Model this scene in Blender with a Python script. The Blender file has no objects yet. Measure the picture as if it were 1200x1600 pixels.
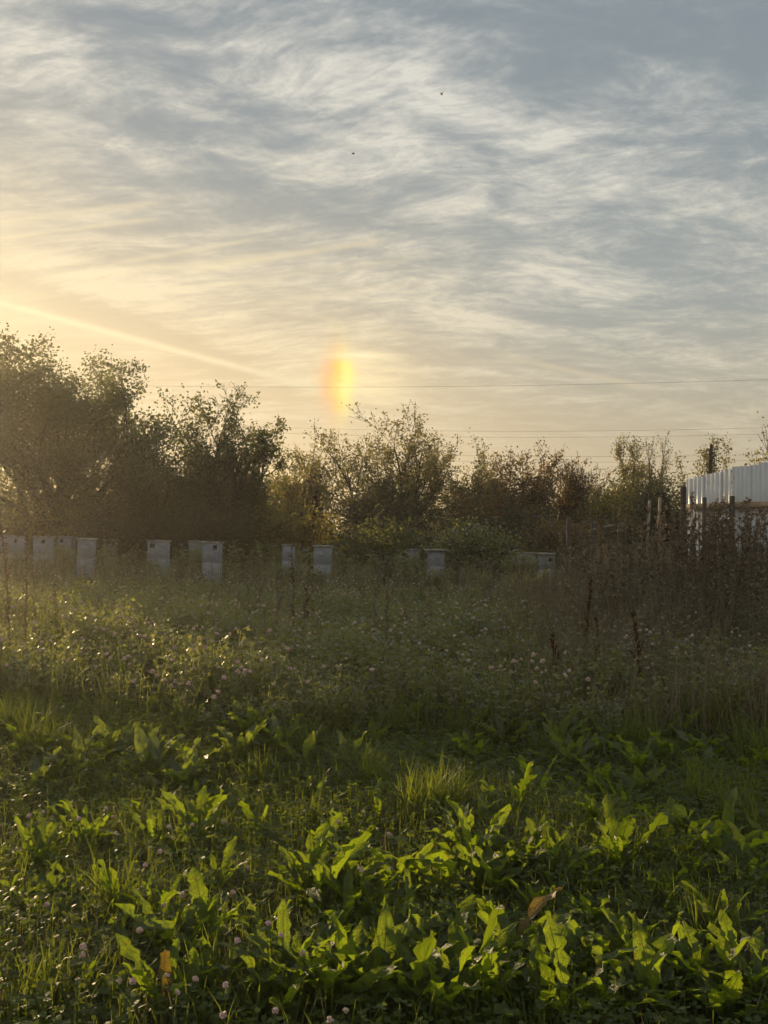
import bpy, bmesh, math, random
import numpy as np
from mathutils import Matrix, Vector

# ------------------------------------------------------------------ camera, sky, sun, exposure
R = math.radians
SC = bpy.context.scene
COL = SC.collection
CAM_H, FOC, PITCH, ROLL = 1.5, 1560.0, R(1.84), R(1.0)      # FOC in pixels of a 1200x1600 frame
cam_d = bpy.data.cameras.new('camera')
cam = bpy.data.objects.new('camera', cam_d); COL.objects.link(cam)
cam_d.sensor_fit = 'VERTICAL'; cam_d.sensor_height = 24.0; cam_d.lens = 24.0 * FOC / 1600.0
cam_d.clip_start = 0.05; cam_d.clip_end = 5000
CM = Matrix.Rotation(math.pi / 2 + PITCH, 3, 'X') @ Matrix.Rotation(ROLL, 3, 'Z')
cam.matrix_world = Matrix.Translation((0, 0, CAM_H)) @ CM.to_4x4()
SC.camera = cam

def ray(px, py):
    """direction in which a point of the 1200x1600 frame lies"""
    return (CM @ Vector(((px - 600) / FOC, (800 - py) / FOC, -1.0))).normalized()

SUN_AZ, SUN_EL = R(-31.0), R(8.8)
SUN = Vector((math.sin(SUN_AZ) * math.cos(SUN_EL), math.cos(SUN_AZ) * math.cos(SUN_EL), math.sin(SUN_EL)))
sun_d = bpy.data.lights.new('sun', 'SUN'); sun_d.energy = 5.0; sun_d.angle = R(0.8); sun_d.color = (1.0, 0.72, 0.40)
sun = bpy.data.objects.new('sun', sun_d); COL.objects.link(sun)
sun.rotation_euler = SUN.to_track_quat('Z', 'Y').to_euler()

SC.view_settings.view_transform = 'Standard'; SC.view_settings.look = 'None'
SC.view_settings.exposure = 0.28; SC.view_settings.gamma = 1.0; SC.view_settings.use_curve_mapping = False
SC.cycles.max_bounces = 7; SC.cycles.diffuse_bounces = 3; SC.cycles.glossy_bounces = 2
SC.cycles.transmission_bounces = 5; SC.cycles.transparent_max_bounces = 8
SC.cycles.use_denoising = True; SC.cycles.denoising_input_passes = 'RGB_ALBEDO_NORMAL'; SC.cycles.denoising_prefilter = 'FAST'; SC.cycles.sample_clamp_indirect = 4.0

class S:
    """a node socket with arithmetic"""
    def __init__(s, nt, k): s.nt, s.k = nt, k
    def _m(s, op, *a, clamp=False):
        n = s.nt.nodes.new('ShaderNodeMath'); n.operation = op; n.use_clamp = clamp
        for i, v in enumerate((s,) + a):
            if isinstance(v, S): s.nt.links.new(v.k, n.inputs[i])
            else: n.inputs[i].default_value = v
        return S(s.nt, n.outputs[0])
    def __add__(s, o): return s._m('ADD', o)
    def __radd__(s, o): return s._m('ADD', o)
    def __sub__(s, o): return s._m('SUBTRACT', o)
    def __rsub__(s, o): return (s * -1.0) + o
    def __mul__(s, o): return s._m('MULTIPLY', o)
    def __rmul__(s, o): return s._m('MULTIPLY', o)
    def __truediv__(s, o): return s._m('DIVIDE', o)
    def max(s, o): return s._m('MAXIMUM', o)
    def min(s, o): return s._m('MINIMUM', o)
    def pow(s, o): return s._m('POWER', o)
    def abs(s): return s._m('ABSOLUTE')
    def exp(s): return s._m('EXPONENT')
    def sat(s): return s._m('ADD', 0.0, clamp=True)
    def step(s, a, b):
        n = s.nt.nodes.new('ShaderNodeMapRange'); n.interpolation_type = 'SMOOTHSTEP'
        s.nt.links.new(s.k, n.inputs['Value'])
        n.inputs['From Min'].default_value = min(a, b); n.inputs['From Max'].default_value = max(a, b)
        if a > b: n.inputs['To Min'].default_value, n.inputs['To Max'].default_value = 1.0, 0.0
        return S(s.nt, n.outputs[0])
    def gauss(s, c, w): 
        d = (s - c) * (1.0 / w)
        return (d * d * -1.0).exp()

def vec(nt, x, y, z=0.0):
    n = nt.nodes.new('ShaderNodeCombineXYZ')
    for i, v in enumerate((x, y, z)):
        if isinstance(v, S): nt.links.new(v.k, n.inputs[i])
        else: n.inputs[i].default_value = v
    return S(nt, n.outputs[0])
def noise(nt, v, scale, detail=4, rough=0.55, dist=0.0, lac=2.0):
    n = nt.nodes.new('ShaderNodeTexNoise'); n.inputs['Scale'].default_value = scale
    n.inputs['Detail'].default_value = detail; n.inputs['Roughness'].default_value = rough
    n.inputs['Distortion'].default_value = dist; n.inputs['Lacunarity'].default_value = lac
    if v is not None: nt.links.new(v.k, n.inputs['Vector'])
    return S(nt, n.outputs['Fac'])
def mix(nt, f, a, b, mode='MIX'):
    n = nt.nodes.new('ShaderNodeMix'); n.data_type = 'RGBA'; n.blend_type = mode; n.clamp_factor = True
    for i, v in ((0, f), (6, a), (7, b)):
        if isinstance(v, S): nt.links.new(v.k, n.inputs[i])
        elif i == 0: n.inputs[0].default_value = v
        else: n.inputs[i].default_value = tuple(v) + (1.0,)
    return S(nt, n.outputs[2])
def dotv(nt, v, c):
    n = nt.nodes.new('ShaderNodeVectorMath'); n.operation = 'DOT_PRODUCT'
    nt.links.new(v.k, n.inputs[0]); n.inputs[1].default_value = tuple(c)
    return S(nt, n.outputs['Value'])

def build_world():
    w = bpy.data.worlds.new('World'); SC.world = w; w.use_nodes = True
    nt = w.node_tree; nt.nodes.clear()
    tc = nt.nodes.new('ShaderNodeTexCoord')
    nz = nt.nodes.new('ShaderNodeVectorMath'); nz.operation = 'NORMALIZE'
    nt.links.new(tc.outputs['Generated'], nz.inputs[0])
    d = S(nt, nz.outputs[0])
    sp = nt.nodes.new('ShaderNodeSeparateXYZ'); nt.links.new(d.k, sp.inputs[0])
    x, y, z = (S(nt, sp.outputs[i]) for i in range(3))
    sky = nt.nodes.new('ShaderNodeTexSky'); sky.sky_type = 'NISHITA'; sky.sun_disc = False
    sky.sun_elevation = SUN_EL; sky.sun_rotation = SUN_AZ; sky.altitude = 150
    sky.air_density = 1.0; sky.dust_density = 1.6; sky.ozone_density = 1.5
    zs = nt.nodes.new('ShaderNodeVectorMath'); zs.operation = 'SCALE'; zs.inputs['Scale'].default_value = 0.10
    nt.links.new(sky.outputs[0], zs.inputs[0])
    nish = S(nt, zs.outputs[0])
    cs = dotv(nt, d, SUN)                                   # cosine of the angle to the sun
    zp = z.max(0.0)
    # thin veil of cirrostratus: grey blue high up, warm grey low, golden towards the sun
    near2 = cs.max(0.0).pow(60.0)                           # glow close to the sun
    low = zp.step(0.50, 0.04)
    lowg = zp.step(0.26, 0.02)
    warm = cs.step(0.72, 0.985) * zp.step(0.37, 0.12)
    veil = mix(nt, low, (0.25, 0.296, 0.325), (0.405, 0.42, 0.375))
    veil = mix(nt, lowg * 0.8, veil, (0.395, 0.345, 0.235))
    veil = mix(nt, warm * 0.9, veil, (0.82, 0.62, 0.34))
    veil = mix(nt, lowg * cs.step(0.40, 0.96) * 0.9, veil, (0.80, 0.585, 0.32))
    veil = mix(nt, near2 * 0.75, veil, (0.92, 0.68, 0.32))
    base = mix(nt, 0.92, nish, veil)
    # cloud sheet, seen in perspective
    zc = zp + 0.13
    u = x / zc; v = y / zc
    wob = noise(nt, vec(nt, u, v), 1.1, 3) - 0.5
    wob2 = noise(nt, vec(nt, u + 7.3, v + 1.7), 1.1, 3) - 0.5
    u1 = u + wob * 0.40; v1 = v + wob2 * 0.40
    a = R(9)
    s1 = u1 * math.cos(a) + v1 * math.sin(a)
    t1 = v1 * math.cos(a) - u1 * math.sin(a)
    big = noise(nt, vec(nt, s1 * 0.75 + 3.1, t1 * 1.1 + 0.35), 1.0, 5, 0.55)
    wisp = noise(nt, vec(nt, s1 * 0.9 + 11.0, t1 * 1.6), 2.8, 9, 0.68, 0.10)
    curl = noise(nt, vec(nt, u1 * 0.9 + 5.0, v1 * 1.35), 7.0, 7, 0.66, 0.10)
    b = R(-13)
    s2 = u * math.cos(b) + v * math.sin(b) + wob * 0.25
    t2 = v * math.cos(b) - u * math.sin(b) + wob2 * 0.25
    comb = noise(nt, vec(nt, s2 * 0.40, t2 * 3.6), 3.2, 6, 0.6)
    lefty = dotv(nt, d, (-1, 0, 0)).step(-0.12, 0.20)
    tex = mix(nt, lefty * zp.step(0.38, 0.26) * 0.8, wisp, comb)
    cover = (big - 0.45) * 1.8
    # broad breaks and thick patches of the sheet: centre, half widths, tilt, amount
    def patch(px, py, rx, ry, tilt, amt):
        C = ray(px, py); rt = C.cross(Vector((0, 0, 1))).normalized(); upv = rt.cross(C).normalized()
        c_, s_ = math.cos(R(tilt)), math.sin(R(tilt))
        A, B = rt * c_ + upv * s_, upv * c_ - rt * s_
        p = (dotv(nt, d, A) + wob * 0.05) * (FOC / rx); q = (dotv(nt, d, B) + wob2 * 0.035) * (FOC / ry)
        return ((p * p + q * q) * -0.8).exp() * dotv(nt, d, C).step(0.7, 0.8) * amt
    for args in ((235, 205, 190, 42, 0, -0.75), (490, 312, 200, 38, -4, -0.75), (560, 25, 170, 32, 0, -0.4), (980, 40, 300, 62, 0, -1.0), (1150, 215, 120, 70, 0, -0.5),
                 (850, 520, 130, 42, 0, -0.6), (1140, 500, 130, 50, 0, -0.5), (330, 345, 110, 26, 0, -0.35), (250, 533, 200, 20, -20, -1.3), (60, 520, 120, 22, -15, -0.7), (980, 640, 260, 40, 0, -0.4),
                 (40, 110, 80, 90, 0, 0.55), (265, 12, 80, 26, 0, 0.55), (490, 95, 110, 42, -10, 0.5), (545, 268, 100, 26, 0, 0.6), (650, 175, 130, 60, 0, 0.45), (862, 228, 60, 18, 0, 0.6),
                 (705, 326, 70, 13, 5, 0.6), (180, 450, 260, 34, -17, 1.1), (760, 500, 90, 16, 5, 0.5), (960, 522, 90, 18, 0, 0.5), (900, 130, 220, 36, 0, 0.3), (980, 400, 190, 60, 0, 0.3), (140, 150, 100, 30, 10, 0.35)):
        cover = cover + patch(*args)
    dens = (tex - 0.50) * 4.0 + cover * 0.72 + (curl - 0.5) * 2.6 + 0.36
    dens = dens.step(-0.6, 1.75)
    a2 = R(-24)                                             # fine fibres, combed across the sheet
    s3 = u1 * math.cos(a2) + v1 * math.sin(a2); t3 = v1 * math.cos(a2) - u1 * math.sin(a2)
    fib = noise(nt, vec(nt, s3 * 0.9 + 2.0, t3 * 3.0), 5.5, 5, 0.62, 0.15)
    fib = (1.0 - (fib - 0.5).abs() * 8.0).max(0.0)
    dens = (dens.pow(1.45) * 0.95 + fib * dens * 0.42).min(1.0)
    fade = zp.step(0.035, 0.16) * 0.75 + 0.25
    dens = dens * fade
    cl = mix(nt, low, (0.69, 0.68, 0.62), (0.71, 0.65, 0.50))
    cl = mix(nt, lowg * 0.6, cl, (0.58, 0.47, 0.28))
    cl = mix(nt, cs.step(0.72, 0.985) * (zp.step(0.40, 0.14) * 0.9 + 0.1), cl, (0.98, 0.80, 0.50))
    cl = mix(nt, near2 * 0.8, cl, (1.05, 0.84, 0.46))
    col = mix(nt, dens, base, cl)
    # old contrails: straight bands along great circles
    def trail(pa, pb, width, amt, colr, fade_in=0.02):
        A, B = ray(*pa), ray(*pb)
        n = A.cross(B).normalized(); m = (A + B).normalized(); tg = (B - A).normalized()
        L = B.dot(tg)
        off = dotv(nt, d, n) + (wob * 0.004)
        along = dotv(nt, d, tg).abs()
        f = off.gauss(0.0, width) * along.step(L + fade_in, L - fade_in) * dotv(nt, d, m).step(0.7, 0.8)
        return f * amt, colr
    lump = noise(nt, vec(nt, u * 3.0, v * 3.0), 3.0, 4, 0.6) * 0.8 + 0.6
    for pa, pb, wd, am in (((-260, 404), (505, 609), 0.0034, 0.78), ((-260, 418), (250, 552), 0.010, 0.22),
                           ((490, 494), (720, 540), 0.0024, 0.4), ((780, 556), (1010, 604), 0.0028, 0.8),
                           ((290, 424), (600, 374), 0.0036, 0.5), ((60, 440), (420, 398), 0.004, 0.26), ((-40, 352), (250, 316), 0.0035, 0.34), ((-40, 378), (235, 342), 0.0026, 0.28), ((330, 446), (640, 404), 0.003, 0.3), ((180, 412), (410, 372), 0.0028, 0.3), ((400, 474), (660, 440), 0.003, 0.26)):
        f, _ = trail(pa, pb, wd, am, None)
        col = mix(nt, (f * lump).sat(), col, mix(nt, cs.step(0.80, 0.97), (0.60, 0.53, 0.38), (1.0, 0.84, 0.52)))
    # the sun dog, on the level of the sun, red side towards it
    D = ray(534, 598); rt = Vector((0, 0, 1)).cross(D).normalized() * -1.0; up = rt.cross(D).normalized()
    if up.z < 0: up = -up
    p = dotv(nt, d, rt) ; q = dotv(nt, d, up)
    p = p + q * q * 1.3
    front = dotv(nt, d, D).step(0.8, 0.9)
    strk = noise(nt, vec(nt, p * 5.0, q * 130.0 + p * 18.0), 1.0, 5, 0.62) * 1.3 + dens * 0.45 + 0.15
    edge = noise(nt, vec(nt, p * 20.0, q * 40.0), 1.0, 4, 0.6) - 0.5
    p = (p + edge * 0.010) * (1.0 + q * q * 130.0)
    vert = (q + edge * 0.016).gauss(0.0, 0.0285) * front
    def add(col, f, c): return mix(nt, (f * strk).sat(), col, c)
    col = add(col, p.gauss(0.020, 0.050) * q.gauss(0.004, 0.034) * front * 0.55, (1.0, 0.79, 0.44))
    col = add(col, p.gauss(-0.0125, 0.0105) * vert * 0.72, (1.0, 0.52, 0.22))
    col = add(col, p.gauss(-0.0035, 0.0075) * vert * 1.0, (1.08, 0.66, 0.14))
    col = add(col, p.gauss(0.0050, 0.0080) * vert * 1.0, (1.15, 0.95, 0.26))
    col = add(col, p.gauss(0.018, 0.036) * q.gauss(0.027, 0.0035) * front * 0.7, (1.15, 0.96, 0.58))
    col = add(col, p.gauss(0.020, 0.032) * q.gauss(-0.004, 0.014) * front * 0.35, (1.1, 0.92, 0.52))
    up10 = nt.nodes.new('ShaderNodeVectorMath'); up10.operation = 'SCALE'; up10.inputs['Scale'].default_value = 8.25
    nt.links.new(col.k, up10.inputs[0])
    bg = nt.nodes.new('ShaderNodeBackground'); bg.inputs['Strength'].default_value = 0.10
    nt.links.new(up10.outputs[0], bg.inputs['Color'])
    out = nt.nodes.new('ShaderNodeOutputWorld'); nt.links.new(bg.outputs[0], out.inputs['Surface'])
    w.cycles.sampling_method = 'MANUAL'; w.cycles.sample_map_resolution = 1024
build_world()

# ------------------------------------------------------------------ helpers
RNG = np.random.default_rng(11)
random.seed(5)

def gz(x, y):
    """height of the ground"""
    x = np.asarray(x, float); y = np.asarray(y, float)
    sm = lambda v, a, b: (lambda t: t * t * (3 - 2 * t))(np.clip((v - a) / (b - a), 0, 1))
    z = 0.034 * np.clip(y - 6, 0, 14) + 0.010 * np.clip(y - 20, 0, 20) - 0.006 * np.clip(x, -30, 30)
    z = z + 0.22 * sm(x, 2.6, 5.6) * sm(y, 7.5, 13.5)
    z = z + 0.045 * np.sin(x * 1.3 + 0.7) * np.sin(y * 1.5) + 0.025 * np.sin(x * 3.1 + y * 2.3)
    return z

def spot(px, py):
    """where the view through a point of the frame meets the ground"""
    d = ray(px, py); t = 0.5
    while t < 80 and CAM_H + d.z * t > gz(d.x * t, d.y * t): t += 0.01
    return d.x * t, d.y * t
def col_at(px, dep):
    """x at depth dep of the column px (taken at eye level)"""
    d = ray(px, 850); return d.x / d.y * dep
def z_at(px, py, dep):
    d = ray(px, py); return CAM_H + d.z / d.y * dep

def mesh(name, V, F, mats=(), tint=None, uv=None, smooth=False, midx=None):
    """V (n,3); F list of (k, size) index arrays"""
    me = bpy.data.meshes.new(name)
    V = np.asarray(V, np.float32).reshape(-1, 3)
    if not isinstance(F, list): F = [F]
    F = [np.asarray(f, np.int32) for f in F if len(f)]
    nl = sum(f.size for f in F); nf = sum(len(f) for f in F)
    me.vertices.add(len(V)); me.vertices.foreach_set('co', V.ravel())
    me.loops.add(nl); me.polygons.add(nf)
    li = np.concatenate([f.ravel() for f in F])
    me.loops.foreach_set('vertex_index', li)
    tot = np.concatenate([np.full(len(f), f.shape[1], np.int32) for f in F])
    st = np.concatenate([[0], np.cumsum(tot)[:-1]]).astype(np.int32)
    me.polygons.foreach_set('loop_start', st)
    if smooth: me.polygons.foreach_set('use_smooth', np.ones(nf, bool))
    for m in (mats if isinstance(mats, (list, tuple)) else [mats]): me.materials.append(m)
    if midx is not None: me.polygons.foreach_set('material_index', np.asarray(midx, np.int32))
    if tint is not None:
        a = me.attributes.new('tint', 'FLOAT', 'POINT'); a.data.foreach_set('value', np.asarray(tint, np.float32))
    if uv is not None:
        l = me.uv_layers.new(name='UVMap'); l.data.foreach_set('uv', np.asarray(uv, np.float32)[li].ravel())
    me.update(calc_edges=True); me.validate(verbose=False)
    return me
def obj(name, me, parent=None, loc=(0, 0, 0), mat=None):
    o = bpy.data.objects.new(name, me); COL.objects.link(o)
    if mat is not None: o.matrix_basis = mat
    else: o.location = loc
    if parent is not None: o.parent = parent
    return o
def tag(o, label=None, cat=None, group=None, kind=None):
    if label: o['label'] = label
    if cat: o['category'] = cat
    if group: o['group'] = group
    if kind: o['kind'] = kind
    return o
def empty(name, loc, rz=0.0, s=1.0):
    o = bpy.data.objects.new(name, None); COL.objects.link(o)
    o.location = loc; o.rotation_euler = (0, 0, rz); o.scale = (s, s, s); o.empty_display_size = 0.1
    return o
def box(c, s, rx=0.0, ry=0.0, rz=0.0):
    """eight corners and six quads"""
    V = np.array([[a, b, d] for a in (-.5, .5) for b in (-.5, .5) for d in (-.5, .5)]) * np.asarray(s)
    M = np.array(Matrix.Rotation(rz, 3, 'Z') @ Matrix.Rotation(ry, 3, 'Y') @ Matrix.Rotation(rx, 3, 'X'))
    V = V @ M.T + np.asarray(c)
    F = np.array([[0, 1, 3, 2], [4, 6, 7, 5], [0, 4, 5, 1], [2, 3, 7, 6], [0, 2, 6, 4], [1, 5, 7, 3]])
    return V, F
def join(parts):
    Vs, Fs, n = [], [], 0
    for V, F in parts:
        Vs.append(V); Fs.append(np.asarray(F) + n); n += len(V)
    return np.concatenate(Vs), Fs
def bevel(me, w, seg=1):
    bm = bmesh.new(); bm.from_mesh(me)
    bmesh.ops.bevel(bm, geom=list(bm.edges), offset=w, segments=seg, affect='EDGES', profile=0.6)
    bm.to_mesh(me); bm.free(); return me
def tubes(P0, P1, r0, r1, n=5):
    """one open prism for each segment"""
    P0, P1 = np.asarray(P0, float), np.asarray(P1, float); k = len(P0)
    r0 = np.broadcast_to(np.asarray(r0, float), (k,)); r1 = np.broadcast_to(np.asarray(r1, float), (k,))
    d = P1 - P0; d /= np.linalg.norm(d, axis=1, keepdims=True) + 1e-9
    h = np.where(np.abs(d[:, 2:3]) < 0.9, np.array([[0, 0, 1.0]]), np.array([[1.0, 0, 0]]))
    a = np.cross(d, h); a /= np.linalg.norm(a, axis=1, keepdims=True); b = np.cross(d, a)
    th = np.arange(n) * 2 * np.pi / n
    ring = a[:, None, :] * np.cos(th)[None, :, None] + b[:, None, :] * np.sin(th)[None, :, None]
    V = np.concatenate([P0[:, None] + ring * r0[:, None, None], P1[:, None] + ring * r1[:, None, None]], 1)
    i = np.arange(n); j = (i + 1) % n
    q = np.stack([i, j, j + n, i + n], 1)
    F = (q[None] + (np.arange(k) * 2 * n)[:, None, None]).reshape(-1, 4)
    return V.reshape(-1, 3), F
def unit(v): return v / (np.linalg.norm(v, axis=-1, keepdims=True) + 1e-9)
def diamonds(P, D, Nn, L, W, tint, fold=0.0):
    """leaf quads: base, side, tip, side"""
    P = np.asarray(P); D = unit(D); B = unit(np.cross(D, Nn)); U = np.cross(B, D)
    L = np.asarray(L)[:, None]; W = np.asarray(W)[:, None]
    mid = P + D * L * 0.48
    V = np.stack([P, mid + B * W + U * L * fold, P + D * L, mid - B * W + U * L * fold], 1).reshape(-1, 3)
    F = np.arange(len(P) * 4).reshape(-1, 4)
    return V, F, np.repeat(tint, 4)
def rand_dir(n, r=RNG): return unit(r.normal(size=(n, 3)))
def blades(B, az, H, W, lean, bend, tint, r=RNG, tw=None):
    """grass blades of three quads"""
    k = len(B); ts = np.array([0.0, 0.38, 0.72, 1.0])
    dx, dy = np.cos(az), np.sin(az)
    ang = lean[:, None] + bend[:, None] * ts[None] ** 1.3
    seg = np.diff(ts)[None] * H[:, None]
    am = 0.5 * (ang[:, 1:] + ang[:, :-1])
    hor = np.concatenate([np.zeros((k, 1)), np.cumsum(seg * np.sin(am), 1)], 1)
    ver = np.concatenate([np.zeros((k, 1)), np.cumsum(seg * np.cos(am), 1)], 1)
    C = B[:, None, :] + np.stack([hor * dx[:, None], hor * dy[:, None], ver], 2)
    sa = az + np.pi / 2 + (r.normal(0, 0.5, k) if tw is None else tw)
    side = np.stack([np.cos(sa), np.sin(sa), np.zeros(k)], 1)
    wd = np.array([0.75, 1.0, 0.7, 0.06])[None] * W[:, None] * 0.5
    V = np.stack([C + side[:, None] * wd[..., None], C - side[:, None] * wd[..., None]], 2).reshape(-1, 3)
    q = np.array([[0, 1, 3, 2], [2, 3, 5, 4], [4, 5, 7, 6]])
    F = (q[None] + (np.arange(k) * 8)[:, None, None]).reshape(-1, 4)
    return V, F, np.repeat(tint, 8)

# ------------------------------------------------------------------ materials
def new_mat(name):
    m = bpy.data.materials.new(name); m.use_nodes = True; m.node_tree.nodes.clear(); return m, m.node_tree
def leaf_mat(name, dark, light, glow, gloss=0.06, rough=0.42, trans=0.5, veins=False, obj_rand=False, noise_s=0.0):
    """thin leaf: reflects diffusely, lets light through, a little sheen; tint runs dark > light"""
    m, nt = new_mat(name)
    at = nt.nodes.new('ShaderNodeAttribute'); at.attribute_name = 'tint'
    t = S(nt, at.outputs['Fac'])
    if obj_rand:
        oi = nt.nodes.new('ShaderNodeObjectInfo'); t = S(nt, oi.outputs['Random'])
    if noise_s:
        tc = nt.nodes.new('ShaderNodeTexCoord')
        t = t * 0.6 + noise(nt, S(nt, tc.outputs['Object']), noise_s, 3) * 0.9 - 0.25
    c = mix(nt, t, dark, light); g = mix(nt, t, tuple(v * 0.75 for v in glow), glow)
    if veins:
        uvn = nt.nodes.new('ShaderNodeUVMap'); sp = nt.nodes.new('ShaderNodeSeparateXYZ'); nt.links.new(uvn.outputs[0], sp.inputs[0])
        ux, uy = S(nt, sp.outputs[0]), S(nt, sp.outputs[1])
        ax = (ux - 0.5).abs()
        rib = ax.step(0.05, 0.015)
        side = ((uy * 9.0 - ax * 5.0)._m('FRACT') - 0.5).abs().step(0.42, 0.5)
        f = (rib * 0.9 + side * 0.5).sat()
        c = mix(nt, f, c, tuple(v * 1.9 for v in light)); g = mix(nt, f * 0.9, g, tuple(v * 0.45 for v in glow))
        tc = nt.nodes.new('ShaderNodeTexCoord')
        spotn = noise(nt, S(nt, tc.outputs['Object']), 16.0, 4).step(0.60, 0.70)
        c = mix(nt, spotn * 0.6, c, (0.10, 0.07, 0.03)); g = mix(nt, spotn * 0.6, g, (0.16, 0.08, 0.02))
        rim = ax.step(0.36, 0.5) * noise(nt, S(nt, tc.outputs['Object']), 7.0, 3).step(0.5, 0.62)
        c = mix(nt, rim * 0.8, c, (0.13, 0.075, 0.03)); g = mix(nt, rim * 0.8, g, (0.20, 0.10, 0.02))
    bp = None
    if veins:
        bp = nt.nodes.new('ShaderNodeBump'); bp.inputs['Strength'].default_value = 0.9; bp.inputs['Distance'].default_value = 0.012
        hgt = noise(nt, vec(nt, ux * 2.0, uy * 9.0), 2.2, 3) - f * 0.35
        nt.links.new(hgt.k, bp.inputs['Height'])
    df = nt.nodes.new('ShaderNodeBsdfDiffuse'); tr = nt.nodes.new('ShaderNodeBsdfTranslucent')
    gl = nt.nodes.new('ShaderNodeBsdfGlossy'); gl.inputs['Roughness'].default_value = rough
    nt.links.new(c.k, df.inputs[0]); nt.links.new(g.k, tr.inputs[0])
    if bp is not None:
        for n_ in (df, tr, gl): nt.links.new(bp.outputs[0], n_.inputs['Normal'])
    m1 = nt.nodes.new('ShaderNodeMixShader'); m1.inputs[0].default_value = trans
    nt.links.new(df.outputs[0], m1.inputs[1]); nt.links.new(tr.outputs[0], m1.inputs[2])
    fr = nt.nodes.new('ShaderNodeLayerWeight'); fr.inputs[0].default_value = 0.25
    k = S(nt, fr.outputs['Facing']) * gloss * 2.0 + gloss * 0.5
    m2 = nt.nodes.new('ShaderNodeMixShader'); nt.links.new(k.k, m2.inputs[0])
    nt.links.new(m1.outputs[0], m2.inputs[1]); nt.links.new(gl.outputs[0], m2.inputs[2])
    o = nt.nodes.new('ShaderNodeOutputMaterial'); nt.links.new(m2.outputs[0], o.inputs[0])
    return m
def solid_mat(name, a, b, scale=8.0, rough=0.8, bump=0.3, metal=0.0, stretch=(1, 1, 1), detail=6, lo=0.35, hi=0.65, extra=None):
    m, nt = new_mat(name)
    p = nt.nodes.new('ShaderNodeBsdfPrincipled'); p.inputs['Roughness'].default_value = rough; p.inputs['Metallic'].default_value = metal
    tc = nt.nodes.new('ShaderNodeTexCoord'); mp = nt.nodes.new('ShaderNodeMapping'); mp.inputs['Scale'].default_value = stretch
    nt.links.new(tc.outputs['Object'], mp.inputs[0])
    n = noise(nt, S(nt, mp.outputs[0]), scale, detail, 0.6)
    c = mix(nt, n.step(lo, hi), a, b)
    if extra:
        n2 = noise(nt, S(nt, mp.outputs[0]), scale * 3.7, 5, 0.65).step(extra[1], extra[1] + 0.08)
        c = mix(nt, n2, c, extra[0])
    nt.links.new(c.k, p.inputs['Base Color'])
    if bump:
        bp = nt.nodes.new('ShaderNodeBump'); bp.inputs['Strength'].default_value = bump; bp.inputs['Distance'].default_value = 0.02
        nt.links.new(n.k, bp.inputs['Height']); nt.links.new(bp.outputs[0], p.inputs['Normal'])
    o = nt.nodes.new('ShaderNodeOutputMaterial'); nt.links.new(p.outputs[0], o.inputs[0])
    return m

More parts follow.
